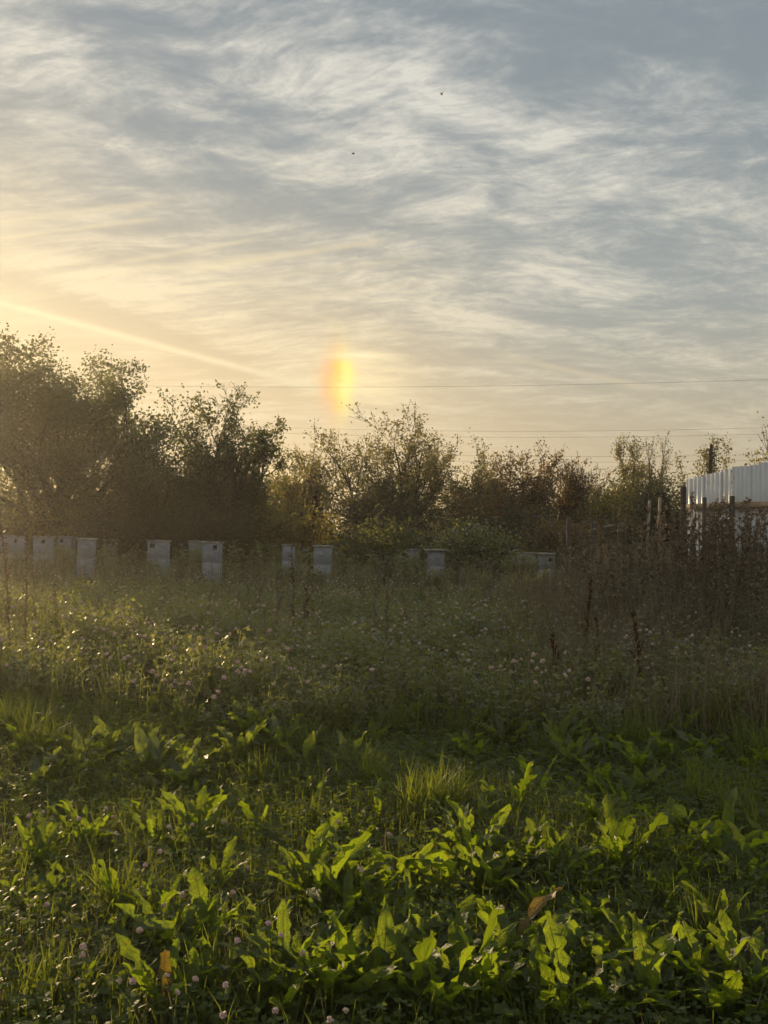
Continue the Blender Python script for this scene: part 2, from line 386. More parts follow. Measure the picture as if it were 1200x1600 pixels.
M = dict(
    soil=solid_mat('soil_and_thatch', (0.016, 0.014, 0.008), (0.045, 0.045, 0.018), 3.0, 0.95, 0.6),
    bark=solid_mat('bark', (0.035, 0.028, 0.020), (0.10, 0.082, 0.062), 9.0, 0.9, 0.6, stretch=(3, 3, 0.6)),
    bark_pale=solid_mat('bark_pale', (0.09, 0.075, 0.055), (0.20, 0.17, 0.13), 9.0, 0.9, 0.4, stretch=(3, 3, 0.6)),
    hive=solid_mat('hive_paint', (0.185, 0.20, 0.23), (0.255, 0.27, 0.305), 6.0, 0.7, 0.25, stretch=(1, 1, 2.2), extra=((0.15, 0.14, 0.13), 0.66)),
    hive_b=solid_mat('hive_paint_darker', (0.145, 0.155, 0.175), (0.22, 0.23, 0.25), 5.0, 0.75, 0.25, stretch=(1, 1, 2.2), extra=((0.17, 0.15, 0.13), 0.60)),  # darker, more stained tone of the hive paint
    lid=solid_mat('hive_lid_felt', (0.12, 0.11, 0.10), (0.30, 0.28, 0.25), 7.0, 0.6, 0.2),
    hole_shade=solid_mat('opening_shade', (0.012, 0.011, 0.010), (0.02, 0.018, 0.016), 9.0, 0.9, 0.0),  # near-black slabs carry the shade inside entrance and vent as colour
    sheet=solid_mat('white_sheet_metal', (0.52, 0.52, 0.525), (0.64, 0.635, 0.625), 2.2, 0.42, 0.03, 0.0, (1, 1, 0.5), extra=((0.36, 0.29, 0.22), 0.64)),
    sheet_low=solid_mat('old_white_board', (0.34, 0.35, 0.36), (0.52, 0.52, 0.52), 3.2, 0.7, 0.2, 0.0, (1, 1, 0.7), extra=((0.20, 0.17, 0.14), 0.62)),
    plank=solid_mat('raw_plank', (0.30, 0.20, 0.12), (0.50, 0.36, 0.23), 6.0, 0.75, 0.3, stretch=(1, 1, 6)),
    post=solid_mat('old_grey_wood', (0.035, 0.028, 0.022), (0.10, 0.085, 0.068), 7.0, 0.9, 0.5, stretch=(4, 4, 0.5)),
    post_pale=solid_mat('pale_grey_wood', (0.15, 0.13, 0.10), (0.30, 0.26, 0.20), 7.0, 0.9, 0.5, stretch=(4, 4, 0.5)),
    wire=solid_mat('wire', (0.03, 0.03, 0.03), (0.06, 0.06, 0.06), 5.0, 0.6, 0.0),
    apple=leaf_mat('apple_leaf', (0.028, 0.040, 0.014), (0.074, 0.092, 0.030), (0.23, 0.24, 0.04)),
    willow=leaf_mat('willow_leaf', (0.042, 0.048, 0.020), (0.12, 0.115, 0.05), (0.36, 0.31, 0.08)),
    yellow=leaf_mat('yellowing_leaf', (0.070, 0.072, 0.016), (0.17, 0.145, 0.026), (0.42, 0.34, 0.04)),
    rust=leaf_mat('rusty_leaf', (0.060, 0.050, 0.020), (0.16, 0.095, 0.032), (0.32, 0.20, 0.045)),
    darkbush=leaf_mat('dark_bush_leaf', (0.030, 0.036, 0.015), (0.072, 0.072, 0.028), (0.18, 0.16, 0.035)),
    herb=leaf_mat('meadow_herb_leaf', (0.038, 0.046, 0.018), (0.20, 0.215, 0.10), (0.38, 0.39, 0.08), gloss=0.09),
    dryherb=leaf_mat('withered_herb_leaf', (0.055, 0.052, 0.032), (0.31, 0.27, 0.18), (0.32, 0.26, 0.15), gloss=0.04, trans=0.35),
    clover=leaf_mat('clover_leaf', (0.032, 0.055, 0.013), (0.075, 0.115, 0.024), (0.28, 0.34, 0.02), gloss=0.03),
    grass=leaf_mat('grass_blade', (0.030, 0.055, 0.013), (0.085, 0.11, 0.028), (0.28, 0.33, 0.025), gloss=0.03, rough=0.35),
    drygrass=leaf_mat('dry_grass_blade', (0.055, 0.055, 0.025), (0.24, 0.19, 0.11), (0.28, 0.21, 0.10), trans=0.35),
    drystem=leaf_mat('dry_weed', (0.060, 0.048, 0.035), (0.27, 0.21, 0.15), (0.28, 0.20, 0.12), trans=0.25, gloss=0.02),
    dockseed=leaf_mat('dock_seed', (0.050, 0.022, 0.013), (0.12, 0.045, 0.025), (0.16, 0.05, 0.02), trans=0.3, gloss=0.02),
    rosette=leaf_mat('rosette_leaf', (0.030, 0.062, 0.013), (0.075, 0.115, 0.022), (0.35, 0.47, 0.016), gloss=0.04, rough=0.40, trans=0.55, veins=True, obj_rand=True),
    rosette_blue=leaf_mat('rosette_leaf_bluish', (0.045, 0.075, 0.035), (0.085, 0.115, 0.060), (0.32, 0.40, 0.03), gloss=0.06, rough=0.42, trans=0.5, veins=True, obj_rand=True),
    rosette_old=leaf_mat('rosette_leaf_withering', (0.10, 0.085, 0.030), (0.20, 0.13, 0.045), (0.34, 0.24, 0.03), gloss=0.06, rough=0.5, trans=0.45, veins=True, obj_rand=True),
    flower=leaf_mat('clover_blossom', (0.44, 0.29, 0.28), (0.70, 0.56, 0.50), (0.55, 0.38, 0.33), trans=0.35, gloss=0.02),
    flower_old=leaf_mat('clover_blossom_faded', (0.32, 0.24, 0.18), (0.60, 0.50, 0.40), (0.50, 0.38, 0.26), trans=0.3, gloss=0.02),
    greenstem=leaf_mat('green_stem', (0.05, 0.07, 0.02), (0.09, 0.11, 0.03), (0.14, 0.16, 0.03), trans=0.2),
    insect=solid_mat('insect_body', (0.02, 0.015, 0.01), (0.05, 0.035, 0.02), 200.0, 0.5, 0.0),
    wing=leaf_mat('insect_wing', (0.2, 0.2, 0.2), (0.3, 0.3, 0.3), (0.4, 0.4, 0.4)),
)

# ------------------------------------------------------------------ ground
def build_ground():
    n = 170
    k = np.linspace(-1, 1, n); xs = np.sinh(k * 6.0) / np.sinh(6.0) * 1500
    ys = 7 + np.sinh(k * 6.0) / np.sinh(6.0) * 1500
    X, Y = np.meshgrid(xs, ys); Z = gz(X, Y)
    V = np.stack([X, Y, Z], 2).reshape(-1, 3)
    i = np.arange(n * n).reshape(n, n)
    F = np.stack([i[:-1, :-1], i[:-1, 1:], i[1:, 1:], i[1:, :-1]], 2).reshape(-1, 4)
    tag(obj('ground', mesh('ground', V, F, M['soil'], smooth=True)), 'dark soil under the grass and weeds', None, kind='structure')
build_ground()

# ------------------------------------------------------------------ trees and bushes
def grow_tree(rng, style):
    segs, anchors = [], []
    def grow(p, d, L, r, lev, maxlev, kids, wob, trop):
        rnd = rng.random()
        n = 5 if lev < maxlev else 2
        for i in range(n):
            d = d + rng.normal(0, wob, 3) + np.array([0, 0, trop])
            d = d / np.linalg.norm(d)
            q = p + d * L / n
            ra, rb = r * (1 - 0.75 * i / n), r * (1 - 0.75 * (i + 1) / n)
            segs.append((p, q, ra, rb, lev, rnd))
            if lev == maxlev: anchors.append((*(0.5 * (p + q)), lev))
            if lev >= maxlev - 1 or (lev == maxlev - 2 and i >= 3): anchors.append((q[0], q[1], q[2], lev))
            if lev < maxlev and i >= (1 if lev else style['first']):
                for _ in range(kids[lev]):
                    a = rng.uniform(0, 2 * math.pi); sp = style['spread'][lev] * rng.uniform(0.7, 1.25)
                    h = np.cross(d, [0.3, 0.2, 0.9]); h /= np.linalg.norm(h); g = np.cross(d, h)
                    e = d * math.cos(sp) + (h * math.cos(a) + g * math.sin(a)) * math.sin(sp)
                    grow(q, e, L * style['ratio'][lev] * rng.uniform(0.65, 1.2) * (1 - 0.35 * i / n), rb * 0.62, lev + 1, maxlev, kids, wob, trop)
            p = q
    for s in range(style['stems']):
        f = style['fan'] * (rng.uniform(0.15, 1.0) if style['stems'] > 1 else 0.15)
        a = rng.uniform(0, 2 * math.pi) if style['stems'] < 3 else 2 * math.pi * (s + rng.uniform(-0.3, 0.3)) / style['stems']
        d = np.array([math.sin(f) * math.cos(a), math.sin(f) * math.sin(a), math.cos(f)])
        p = np.array([math.cos(a), math.sin(a), 0]) * (0.06 * style['stems'] ** 0.5 if style['stems'] > 1 else 0) * 0.3
        grow(p, d, rng.uniform(0.75, 1.1), style['r'], 0, style['lev'], style['kids'], style['wob'], style['trop'])
    return segs, np.array(anchors)

STY = dict(
    apple=dict(stems=3, fan=0.45, first=1, lev=3, kids=(3, 3, 2), spread=(0.8, 0.8, 0.8), ratio=(0.7, 0.55, 0.5), r=0.045, wob=0.16, trop=0.03),
    crown=dict(stems=6, fan=0.62, first=1, lev=3, kids=(2, 2, 2), spread=(0.7, 0.75, 0.8), ratio=(0.6, 0.55, 0.5), r=0.030, wob=0.13, trop=0.03),
    dense=dict(stems=9, fan=0.75, first=0, lev=2, kids=(3, 4), spread=(0.75, 0.8), ratio=(0.5, 0.5), r=0.018, wob=0.14, trop=0.04),
    shrub=dict(stems=11, fan=0.55, first=1, lev=2, kids=(3, 2), spread=(0.55, 0.55), ratio=(0.42, 0.5), r=0.016, wob=0.09, trop=0.07),
    spire=dict(stems=3, fan=0.16, first=1, lev=2, kids=(4, 2), spread=(0.60, 0.6), ratio=(0.28, 0.5), r=0.018, wob=0.06, trop=0.08),
    arch=dict(stems=10, fan=0.55, first=2, lev=2, kids=(1, 1), spread=(0.5, 0.5), ratio=(0.4, 0.5), r=0.013, wob=0.12, trop=-0.03),
)
def tree(name, label, cat, pxl, pxr, top, dep, style, mat, nleaf, leaf=0.09, seed=0, sig=0.10, bark='bark', group=None, topbare=0.0, lowfill=0.0, fixw=None):
    rng = np.random.default_rng(seed + 100)
    segs, an = grow_tree(rng, STY[style])
    xl, xr = col_at(pxl, dep), col_at(pxr, dep); cx = 0.5 * (xl + xr)
    base = np.array([cx, dep, float(gz(cx, dep))])
    H = z_at(0.5 * (pxl + pxr), top, dep) - base[2]
    P0 = np.array([s[0] for s in segs]); P1 = np.array([s[1] for s in segs]); r0 = np.array([s[2] for s in segs]); r1 = np.array([s[3] for s in segs]); lev = np.array([s[4] for s in segs])
    lo, hi = np.percentile(an[:, 0], 1.5), np.percentile(an[:, 0], 98.5)
    sx = (xr - xl) / (hi - lo); mx = 0.5 * (lo + hi)
    ztop = np.sort(an[:, 2])[-4]; sz = H / ztop
    my = np.median(an[:, 1]); sc = np.array([sx, sx, sz])
    # the stems stay where they root, the crown is shifted so that it sits over them
    def T(P): 
        k = np.clip(P[:, 2:3] / ztop * 2.0, 0, 1)
        return (P - np.array([[mx, my, 0]]) * k) * sc
    A, P0, P1 = T(an[:, :3]), T(P0), T(P1)
    rs = H
    low = lev <= (1 if STY[style]['lev'] > 2 else 0)
    rn = np.array([s[5] for s in segs]); twig = ~low & ((lev < STY[style]['lev']) | (rn < (0.4 if style == 'dense' else 0.75)))
    root = empty(name, tuple(base))
    V, F = tubes(P0[low], P1[low], np.maximum(r0[low] * rs, 0.012), np.maximum(r1[low] * rs, 0.010), 6)
    obj('trunk', mesh('trunk', V, F, M[bark], smooth=True), root)
    V, F = tubes(P0[twig], P1[twig], np.maximum(r0[twig] * rs, 0.007), np.maximum(r1[twig] * rs, 0.005), 3)
    obj('branches', mesh('branches', V, F, M[bark]), root)['kind'] = 'stuff'
    w = np.ones(len(A)); zt = A[:, 2] / H
    if topbare: w *= np.clip(1.15 - topbare * np.clip((zt - 0.45) / 0.55, 0, 1), 0.06, 1)
    k = rng.choice(len(A), nleaf, p=w / w.sum())
    spread = rng.normal(0, 1, (nleaf, 3)) * sig * (1.25 - 0.5 * np.clip(zt[k], 0, 1))[:, None]
    P = A[k] + spread
    if lowfill:
        n2 = int(nleaf * lowfill)
        kk = rng.choice(len(A), n2); Q = A[kk].copy(); Q[:, 2] *= rng.uniform(0.05, 0.75, n2); Q += rng.normal(0, sig * 2.0, (n2, 3))
        P = np.concatenate([P, Q]); k = np.concatenate([k, kk])
    P[:, 2] = np.maximum(P[:, 2], 0.05)
    n = len(P); D = rand_dir(n, rng) * np.array([1, 1, 0.7]) + np.array([0, 0, -0.15]); N_ = rand_dir(n, rng) + np.array([0, 0, 0.5])
    L = leaf * rng.uniform(0.65, 1.25, n); ti = np.clip(rng.uniform(0, 1, n) * 0.7 + 0.3 * np.sin(k * 0.37), 0, 1)
    V, F, t = diamonds(P, D, N_, L, L * rng.uniform(0.26, 0.38, n), ti)
    obj('crown', mesh('crown', V, F, M[mat], tint=t), root)
    return tag(root, label, cat, group)

TG = 'trees and bushes behind the beehives'
def build_trees():
    T = tree
    T('apple_tree', 'tall dark apple tree at the left edge, its crown highest of all', 'tree', -75, 248, 520, 30.0, 'crown', 'apple', 52000, 0.105, 0, 0.17, group=TG, topbare=0.2, lowfill=0.25)
    T('leafy_bush', 'dense dark bush between the tall apple tree and the lower one', 'bush', 180, 300, 652, 28.5, 'dense', 'apple', 10000, 0.11, 14, 0.15, group=TG, lowfill=0.5)
    T('small_apple_tree', 'lower spreading tree with sparse sunlit twigs, right of the dark bush', 'tree', 262, 438, 604, 29.5, 'crown', 'apple', 15000, 0.095, 34, 0.09, group=TG, topbare=0.55, lowfill=0.35)
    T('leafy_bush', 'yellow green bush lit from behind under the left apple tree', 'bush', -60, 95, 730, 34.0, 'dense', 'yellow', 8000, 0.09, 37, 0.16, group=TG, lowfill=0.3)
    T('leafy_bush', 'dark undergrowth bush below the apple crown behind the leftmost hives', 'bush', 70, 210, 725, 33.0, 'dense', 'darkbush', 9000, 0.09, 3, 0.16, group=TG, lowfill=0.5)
    T('leafy_bush', 'dark bush low under the sparse spreading tree', 'bush', 290, 425, 705, 30.0, 'dense', 'darkbush', 9000, 0.09, 54, 0.15, group=TG, lowfill=0.6)
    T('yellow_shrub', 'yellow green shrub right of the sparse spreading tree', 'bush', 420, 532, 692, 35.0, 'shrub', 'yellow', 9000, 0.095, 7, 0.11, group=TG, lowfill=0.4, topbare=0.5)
    T('willow_shrub', 'tall feathery willow shrub, tallest in the middle under the halo light', 'tree', 512, 705, 640, 33.0, 'shrub', 'willow', 16000, 0.095, 49, 0.095, group=TG, topbare=0.7, lowfill=0.5)
    T('leafy_bush', 'dark bush low in front of the tall willow shrub', 'bush', 520, 690, 742, 31.0, 'dense', 'darkbush', 9000, 0.085, 55, 0.15, group=TG, lowfill=0.5)
    T('pointed_shrub', 'narrow olive shrub with upright tips right of the willow', 'bush', 696, 790, 680, 34.0, 'shrub', 'willow', 9000, 0.095, 13, 0.09, group=TG, topbare=0.6, lowfill=0.4)
    T('rusty_shrub', 'rust brown shrub with twiggy tips, right of centre', 'bush', 772, 905, 690, 33.0, 'shrub', 'rust', 11000, 0.095, 28, 0.10, group=TG, topbare=0.6, lowfill=0.5)
    T('rusty_shrub', 'small rust brown shrub filling the gap left of the twiggy one', 'bush', 700, 830, 742, 31.5, 'dense', 'rust', 7000, 0.085, 15, 0.15, group=TG, lowfill=0.5)
    T('leafy_bush', 'low dark purple brown bush behind the hives right of centre', 'bush', 690, 900, 786, 29.5, 'dense', 'darkbush', 9000, 0.085, 43, 0.15, group=TG, lowfill=0.6)
    T('thin_shrub', 'thin reddish shrub with few leaves, last before the gap of sky', 'bush', 868, 940, 708, 33.0, 'shrub', 'rust', 3000, 0.09, 17, 0.08, group=TG, topbare=0.6, lowfill=0.4)
    T('young_birch', 'narrow young birch, left one of the pair right of the gap', 'tree', 962, 1003, 682, 38.0, 'spire', 'willow', 4600, 0.09, 18, 0.12, group=TG)
    T('young_birch', 'slender half bare young birch, right one of the pair', 'tree', 1003, 1046, 676, 39.0, 'spire', 'willow', 1700, 0.08, 19, 0.09, group=TG, topbare=0.6)
    T('leafy_bush', 'dark green bush at the feet of the young birches', 'bush', 935, 1085, 728, 36.0, 'dense', 'darkbush', 11000, 0.10, 36, 0.19, group=TG, lowfill=0.5)
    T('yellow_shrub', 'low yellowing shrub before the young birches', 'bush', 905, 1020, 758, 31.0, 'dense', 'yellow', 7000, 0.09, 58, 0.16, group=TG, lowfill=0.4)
    T('leafy_bush', 'dark bush close behind the far end of the white fence', 'bush', 1005, 1095, 728, 30.0, 'dense', 'darkbush', 8000, 0.085, 23, 0.15, group=TG, lowfill=0.5)
    T('arching_shrub', 'half bare shrub with arching twigs rising behind the white fence', 'bush', 1062, 1152, 684, 27.0, 'arch', 'willow', 2600, 0.075, 24, 0.09, group=TG, lowfill=0.6)
    T('leafy_tree', 'green tree at the right edge rising above the fence', 'tree', 1180, 1330, 655, 24.0, 'dense', 'yellow', 8000, 0.085, 25, 0.14, group=TG, lowfill=0.3)
    for i, (a, b, t, dp, m, lab) in enumerate(((-20, 120, 790, 27.5, 'yellow', 'low sunlit bush behind the leftmost hives'), (130, 260, 785, 27.0, 'darkbush', 'low bush behind the lone hive below the dark bush'),
            (265, 400, 790, 27.0, 'darkbush', 'low bush behind the hive pair under the spreading tree'), (395, 520, 775, 28.0, 'yellow', 'low yellowish bush behind the hives beside the tall stalk'), (520, 680, 800, 27.0, 'apple', 'low green bush before the tall willow shrub'),
            (690, 810, 812, 26.0, 'herb', 'low grassy green bush behind the hive with the wide lid'), (820, 960, 800, 26.5, 'rust', 'low brown bush behind the rightmost hive'))):
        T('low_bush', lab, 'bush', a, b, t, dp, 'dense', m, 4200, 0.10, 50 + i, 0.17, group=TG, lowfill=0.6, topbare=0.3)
    # beyond the left border the row of bushes goes on, lower, and lets the sun through
    T('leafy_bush', 'dark low bush left of the apple tree at the very border', 'bush', -330, -120, 735, 36.0, 'dense', 'darkbush', 7000, 0.10, 26, 0.17, group=TG, lowfill=0.5)
    for i, (a, b, t, dp) in enumerate(((395, 470, 735, 42.0), (905, 985, 742, 60.0))):
        T('distant_bush', ['pale far bush seen through the gap left of the yellow shrub', 'pale far bush in the gap of sky beside the birches'][i], 'bush', a, b, t, dp, 'shrub', 'willow', 5000, 0.12, 30 + i, 0.2, group=TG, lowfill=0.4)
    # far wood closing the horizon
    rng = np.random.default_rng(77); n = 24000
    a = rng.uniform(-0.75, 0.75, n); dep = rng.uniform(120, 160, n)
    hh = 4.2 + 1.3 * np.sin(a * 23) + 0.9 * np.sin(a * 61 + 1) + 0.7 * np.sin(a * 140)
    P = np.stack([np.tan(a) * dep, dep, gz(np.tan(a) * dep, dep) + hh * rng.uniform(0, 1, n) ** 0.7], 1)
    L = rng.uniform(0.6, 1.2, n)
    V, F, t = diamonds(P, rand_dir(n, rng), rand_dir(n, rng), L, L * 0.35, rng.uniform(0, 1, n))
    tag(obj('far_wood', mesh('far_wood', V, F, M['darkbush'], tint=t)), 'low far wood along the horizon', 'wood', kind='stuff')
build_trees()

# ------------------------------------------------------------------ beehives
def build_hives():
    W, D, LH = 0.40, 0.44, 0.16
    def box_mesh(nm, c, s, m, bv=0.003): 
        V, F = box(c, s); return bevel(mesh(nm, V, F, m), bv)
    def make(p, H, W, D, paint, rz, label, window, lean, lidw):
        root = empty('beehive', p, rz); root.rotation_euler = (lean, lean * 0.7, rz)
        for sx in (-1, 1):
            for sy in (-1, 1):
                obj('leg', box_mesh('leg', (sx * (W / 2 - 0.04), sy * (D / 2 - 0.04), LH / 2), (0.055, 0.055, LH), M['post'], 0.004), root)
        obj('floor_board', box_mesh('floor_board', (0, -0.03, LH + 0.02), (W + 0.03, D + 0.09, 0.04), M['lid'], 0.004), root)
        hb = (H - LH - 0.04 - 0.05) / 2
        z = LH + 0.04
        lower = obj('lower_box', box_mesh('lower_box', (0, 0, z + hb / 2 - 0.002), (W, D, hb - 0.001), paint), root)
        slot = box_mesh('entrance_slot', (0, -D / 2 - 0.003, z + 0.04), (W * 0.55, 0.012, 0.022), M['hole_shade'], 0.002)
        obj('entrance_slot', slot, lower)
        obj('handle_bar', box_mesh('handle_bar', (0, -D / 2 - 0.012, z + hb * 0.62), (W * 0.4, 0.024, 0.035), paint, 0.004), lower)
        z += hb
        upper = obj('upper_box', box_mesh('upper_box', (0, 0, z + hb / 2), (W - 0.002, D - 0.002, hb - 0.001), paint), root)
        if window:
            obj('vent_opening', box_mesh('vent_opening', (-W * 0.22 if window == 1 else W * 0.30, -D / 2 - 0.001, z + hb - 0.085), (W * 0.27, 0.012, 0.085), M['hole_shade'], 0.002), upper)
        else:
            obj('handle_bar', box_mesh('handle_bar', (0, -D / 2 - 0.010, z + hb * 0.55), (W * 0.4, 0.024, 0.035), paint, 0.004), upper)
        z += hb
        lid = obj('lid', box_mesh('lid', (0, 0, z + 0.018), (W + lidw, D + lidw, 0.036), M['lid'], 0.006), root)
        return tag(root, label, 'beehive', 'beehives in a row before the trees')
    # left px, right px, top px, depth, window, label
    L = [(-8, 16, 835, 24.0, 1, 'pale beehive cut off by the left edge of the picture'),
         (20, 42, 837, 23.6, 1, 'pale beehive with a dark vent, half behind the tall reddish weed'),
         (55, 81, 837, 23.0, 2, 'pale beehive just right of the tall reddish weed at the left'),
         (92, 117, 837, 25.5, 1, 'pale beehive with dark vent at upper left, behind the tallest pale one'),
         (121, 149, 840, 20.5, 0, 'tallest looking pale beehive standing nearest among the left ones'),
         (163, 183, 842, 26.0, 0, 'small looking pale beehive alone right of the tallest one'),
         (232, 265, 843, 22.0, 1, 'pale beehive with dark vent, standing alone below the dark bush'),
         (294, 319, 844, 25.5, 0, 'pale beehive mostly hidden behind the one under the spreading tree'),
         (318, 347, 845, 20.5, 2, 'pale beehive in front of the half hidden one under the spreading tree'),
         (440, 463, 849, 23.0, 0, 'pale beehive left of the tall brown weed stalk in the middle'),
         (491, 518, 851, 21.0, 0, 'pale beehive right of the tall brown weed stalk in the middle'),
         (636, 657, 857, 25.0, 0, 'dim small looking beehive left of the one with the wide pale lid'),
         (668, 694, 857, 21.5, 0, 'pale beehive with a wide light lid right of the middle'),
         (806, 838, 862, 24.5, 0, 'hive of which little more than the dark lid shows, right of centre'),
         (840, 868, 863, 20.5, 2, 'rightmost dim beehive sunk in weeds')]
    rng = np.random.default_rng(3)
    for i, (a, b, t, dp, win, lab) in enumerate(L):
        c = 0.5 * (a + b); x = col_at(c, dp); zt = z_at(c, t, dp); g = float(gz(x, dp))
        w = (col_at(b, dp) - col_at(a, dp)) * 0.84
        o = make((x, dp, g), zt - g, w, w * 1.12, M['hive_b' if i in (3, 7, 11, 13, 14) else 'hive'], rng.uniform(-0.22, 0.22), lab, win, rng.normal(0, 0.008), 0.05 if i != 12 else 0.15)
build_hives()

# ------------------------------------------------------------------ white fence, old posts, wires
def build_fence():
    cr = (col_at(1141, 15.2), 15.2)                                   # the corner
    fa = (col_at(1072, 16.22), 16.22)                                   # far end
    nr = (col_at(1275, 14.4), 14.4)                                   # runs out of the picture
    g0 = float(gz(*cr))
    root = empty('sheet_fence', (cr[0], cr[1], g0))
    def local(x, y): return np.array([x - cr[0], y - cr[1]])
    def sheet(p, q, zb, zt, nm, mat, waves=4, amp=0.008):
        n = waves * 6; u = np.linspace(0, 1, n + 1)
        d = q - p; L = np.linalg.norm(d); d = d / L; nn = np.array([-d[1], d[0]])
        ph = (u * waves) % 1.0
        off = amp * np.clip(np.sin(ph * 2 * np.pi) * 2.2, -1, 1)
        P = p + d * (u * L)[:, None] + nn * off[:, None]
        Q = P + nn * 0.004
        V = np.concatenate([np.c_[P, np.full(n + 1, zb)], np.c_[P, np.full(n + 1, zt)], np.c_[Q, np.full(n + 1, zb)], np.c_[Q, np.full(n + 1, zt)]])
        i = np.arange(n); k = n + 1
        F = np.concatenate([np.stack([i, i + 1, i + 1 + k, i + k], 1), np.stack([i + 1 + 2 * k, i + 2 * k, i + 3 * k, i + 1 + 3 * k], 1),
                            np.stack([i + k, i + 1 + k, i + 1 + 3 * k, i + 3 * k], 1)])
        return obj(nm, mesh(nm, V, F, M[mat]), root)
    def run(A, B, tops, rail_z, low=0.0):
        A, B = local(*A), local(*B); n = len(tops)
        d = (B - A) / np.linalg.norm(B - A); nn = np.array([-d[1], d[0]])
        if nn @ (-np.array([cr[0], cr[1]])) < 0: nn = -nn              # towards the viewer
        for k in range(n):
            p = A + (B - A) * k / n; q = A + (B - A) * (k + 1) / n + d * 0.012
            off = nn * (0.004 * (k % 2))
            sheet(p + off, q + off, rail_z - 0.02, tops[k], 'upper_sheet', 'sheet', 2)
            sheet(p + off - nn * 0.012, q + off - nn * 0.012, low - 0.15, rail_z + 0.01, 'lower_sheet', 'sheet_low', 2, 0.004)
        Lr = np.linalg.norm(B - A); c = 0.5 * (A + B) + nn * 0.045
        V, F = box((c[0], c[1], rail_z), (Lr, 0.035, 0.085), rz=math.atan2(d[1], d[0]))
        obj('rail', bevel(mesh('rail', V, F, M['plank']), 0.005), root)
        return A, B, nn, d
    zA = lambda px, py, dp: z_at(px, py, dp) - g0
    rz = zA(1141, 789, 15.2)
    topsA = [zA(1141 - 69 * (1 - (k + .5) / 5), t, 16.06 - 0.86 * (k + .5) / 5) for k, t in enumerate((747, 744, 740, 738, 733))]
    A, B, nA, dA = run(fa, cr, topsA, rz)
    topsB = [zA(1141 + 14 * k, t, 15.2) for k, t in enumerate((729, 729, 728, 725, 725, 722, 721, 718, 717))]
    A2, B2, nB, dB = run((cr[0] + 0.02, cr[1]), nr, topsB, rz)
    def post(px, py_top, dp, nm='post', w=0.062):
        x = col_at(px, dp); zt = zA(px, py_top, dp); gg = float(gz(x, dp)) - g0
        V, F = box((x - cr[0], dp - cr[1], (zt + gg - 0.2) / 2), (w, w, zt - gg + 0.2), rz=0.3)
        obj(nm, bevel(mesh(nm, V, F, M['post']), 0.008), root)
    post(1143.5, 775, 15.05); post(1100, 777, 15.5, w=0.055); post(1067, 760, 16.1, w=0.07)
    post(1250, 770, 14.4)
    tag(root, 'white corrugated sheet metal fence with wooden rail and dark posts', 'fence')
    # posts of an older, broken fence
    def old(px_t, py_t, px_b, py_b, dp, w, m, label):
        xt, xb = col_at(px_t, dp), col_at(px_b, dp); zt = z_at(px_t, py_t, dp); g = float(gz(xb, dp))
        ln = math.atan2(xt - xb, zt - g)
        o = empty('fence_post', (xb, dp, g - 0.05)); L = math.hypot(xt - xb, zt - g) + 0.05
        V, F = box((0, 0, L / 2), (w, w * 0.9, L)); me = bevel(mesh('shaft', V, F, M[m]), 0.01)
        o.rotation_euler = (0, ln, 0.2)
        obj('shaft', me, o)
        V, F = box((0, 0, L + 0.004), (w * 0.8, w * 0.7, 0.03)); obj('split_top', bevel(mesh('split_top', V, F, M[m]), 0.009), o)
        tag(o, label, 'post', 'posts of the old broken fence')
    old(1015, 783, 1007, 840, 19.0, 0.05, 'post_pale', 'pale leaning old post, left of the leaning pair before the white fence')
    old(1031, 778, 1026, 840, 18.5, 0.05, 'post_pale', 'pale leaning old post, right of the leaning pair before the white fence')
    old(888, 809, 889, 870, 22.5, 0.09, 'post', 'short dark post at the left end of the broken fence')
    old(927, 813, 928, 870, 22.0, 0.07, 'post', 'short dark post second from left in the broken fence')
    old(949, 811, 949, 870, 22.0, 0.06, 'post', 'thin dark post third from left in the broken fence')
    old(967, 818, 966, 870, 21.0, 0.06, 'post', 'thin low dark post between the short ones and the leaning pair')
    # pole stub behind the fence
    dp = 21.0; x = col_at(1109, dp); g = float(gz(x, dp)); zt = z_at(1109, 694, dp)
    o = empty('wooden_pole', (x, dp, g))
    V, F = tubes([(0, 0, -0.1), (0, 0, (zt - g) * 0.93)], [(0, 0, (zt - g) * 0.93), (0.02, 0, zt - g)], [0.045, 0.040], [0.040, 0.028], 8)
    obj('shaft', mesh('shaft', V, F, M['post'], smooth=True), o)
    V, F = box((0.0, -0.05, (zt - g) * 0.90), (0.08, 0.05, 0.12)); obj('bracket', bevel(mesh('bracket', V, F, M['post']), 0.01), o)
    tag(o, 'dark wooden pole rising behind the white fence', 'pole')
    # loose rail of the old fence
    dp = 21.8; a = np.array([col_at(926, dp), dp, z_at(926, 828, dp)]); b = np.array([col_at(968, dp), dp - 0.5, z_at(968, 818, dp - 0.5)])
    V, F = tubes([a, 0.5 * (a + b) + [0, 0, 0.015]], [0.5 * (a + b) + [0, 0, 0.015], b], 0.03, 0.028, 6)
    tag(obj('fence_rail', mesh('fence_rail', V, F, M['post_pale'])), 'thin pale rail hanging between the short dark posts', 'rail')
build_fence()

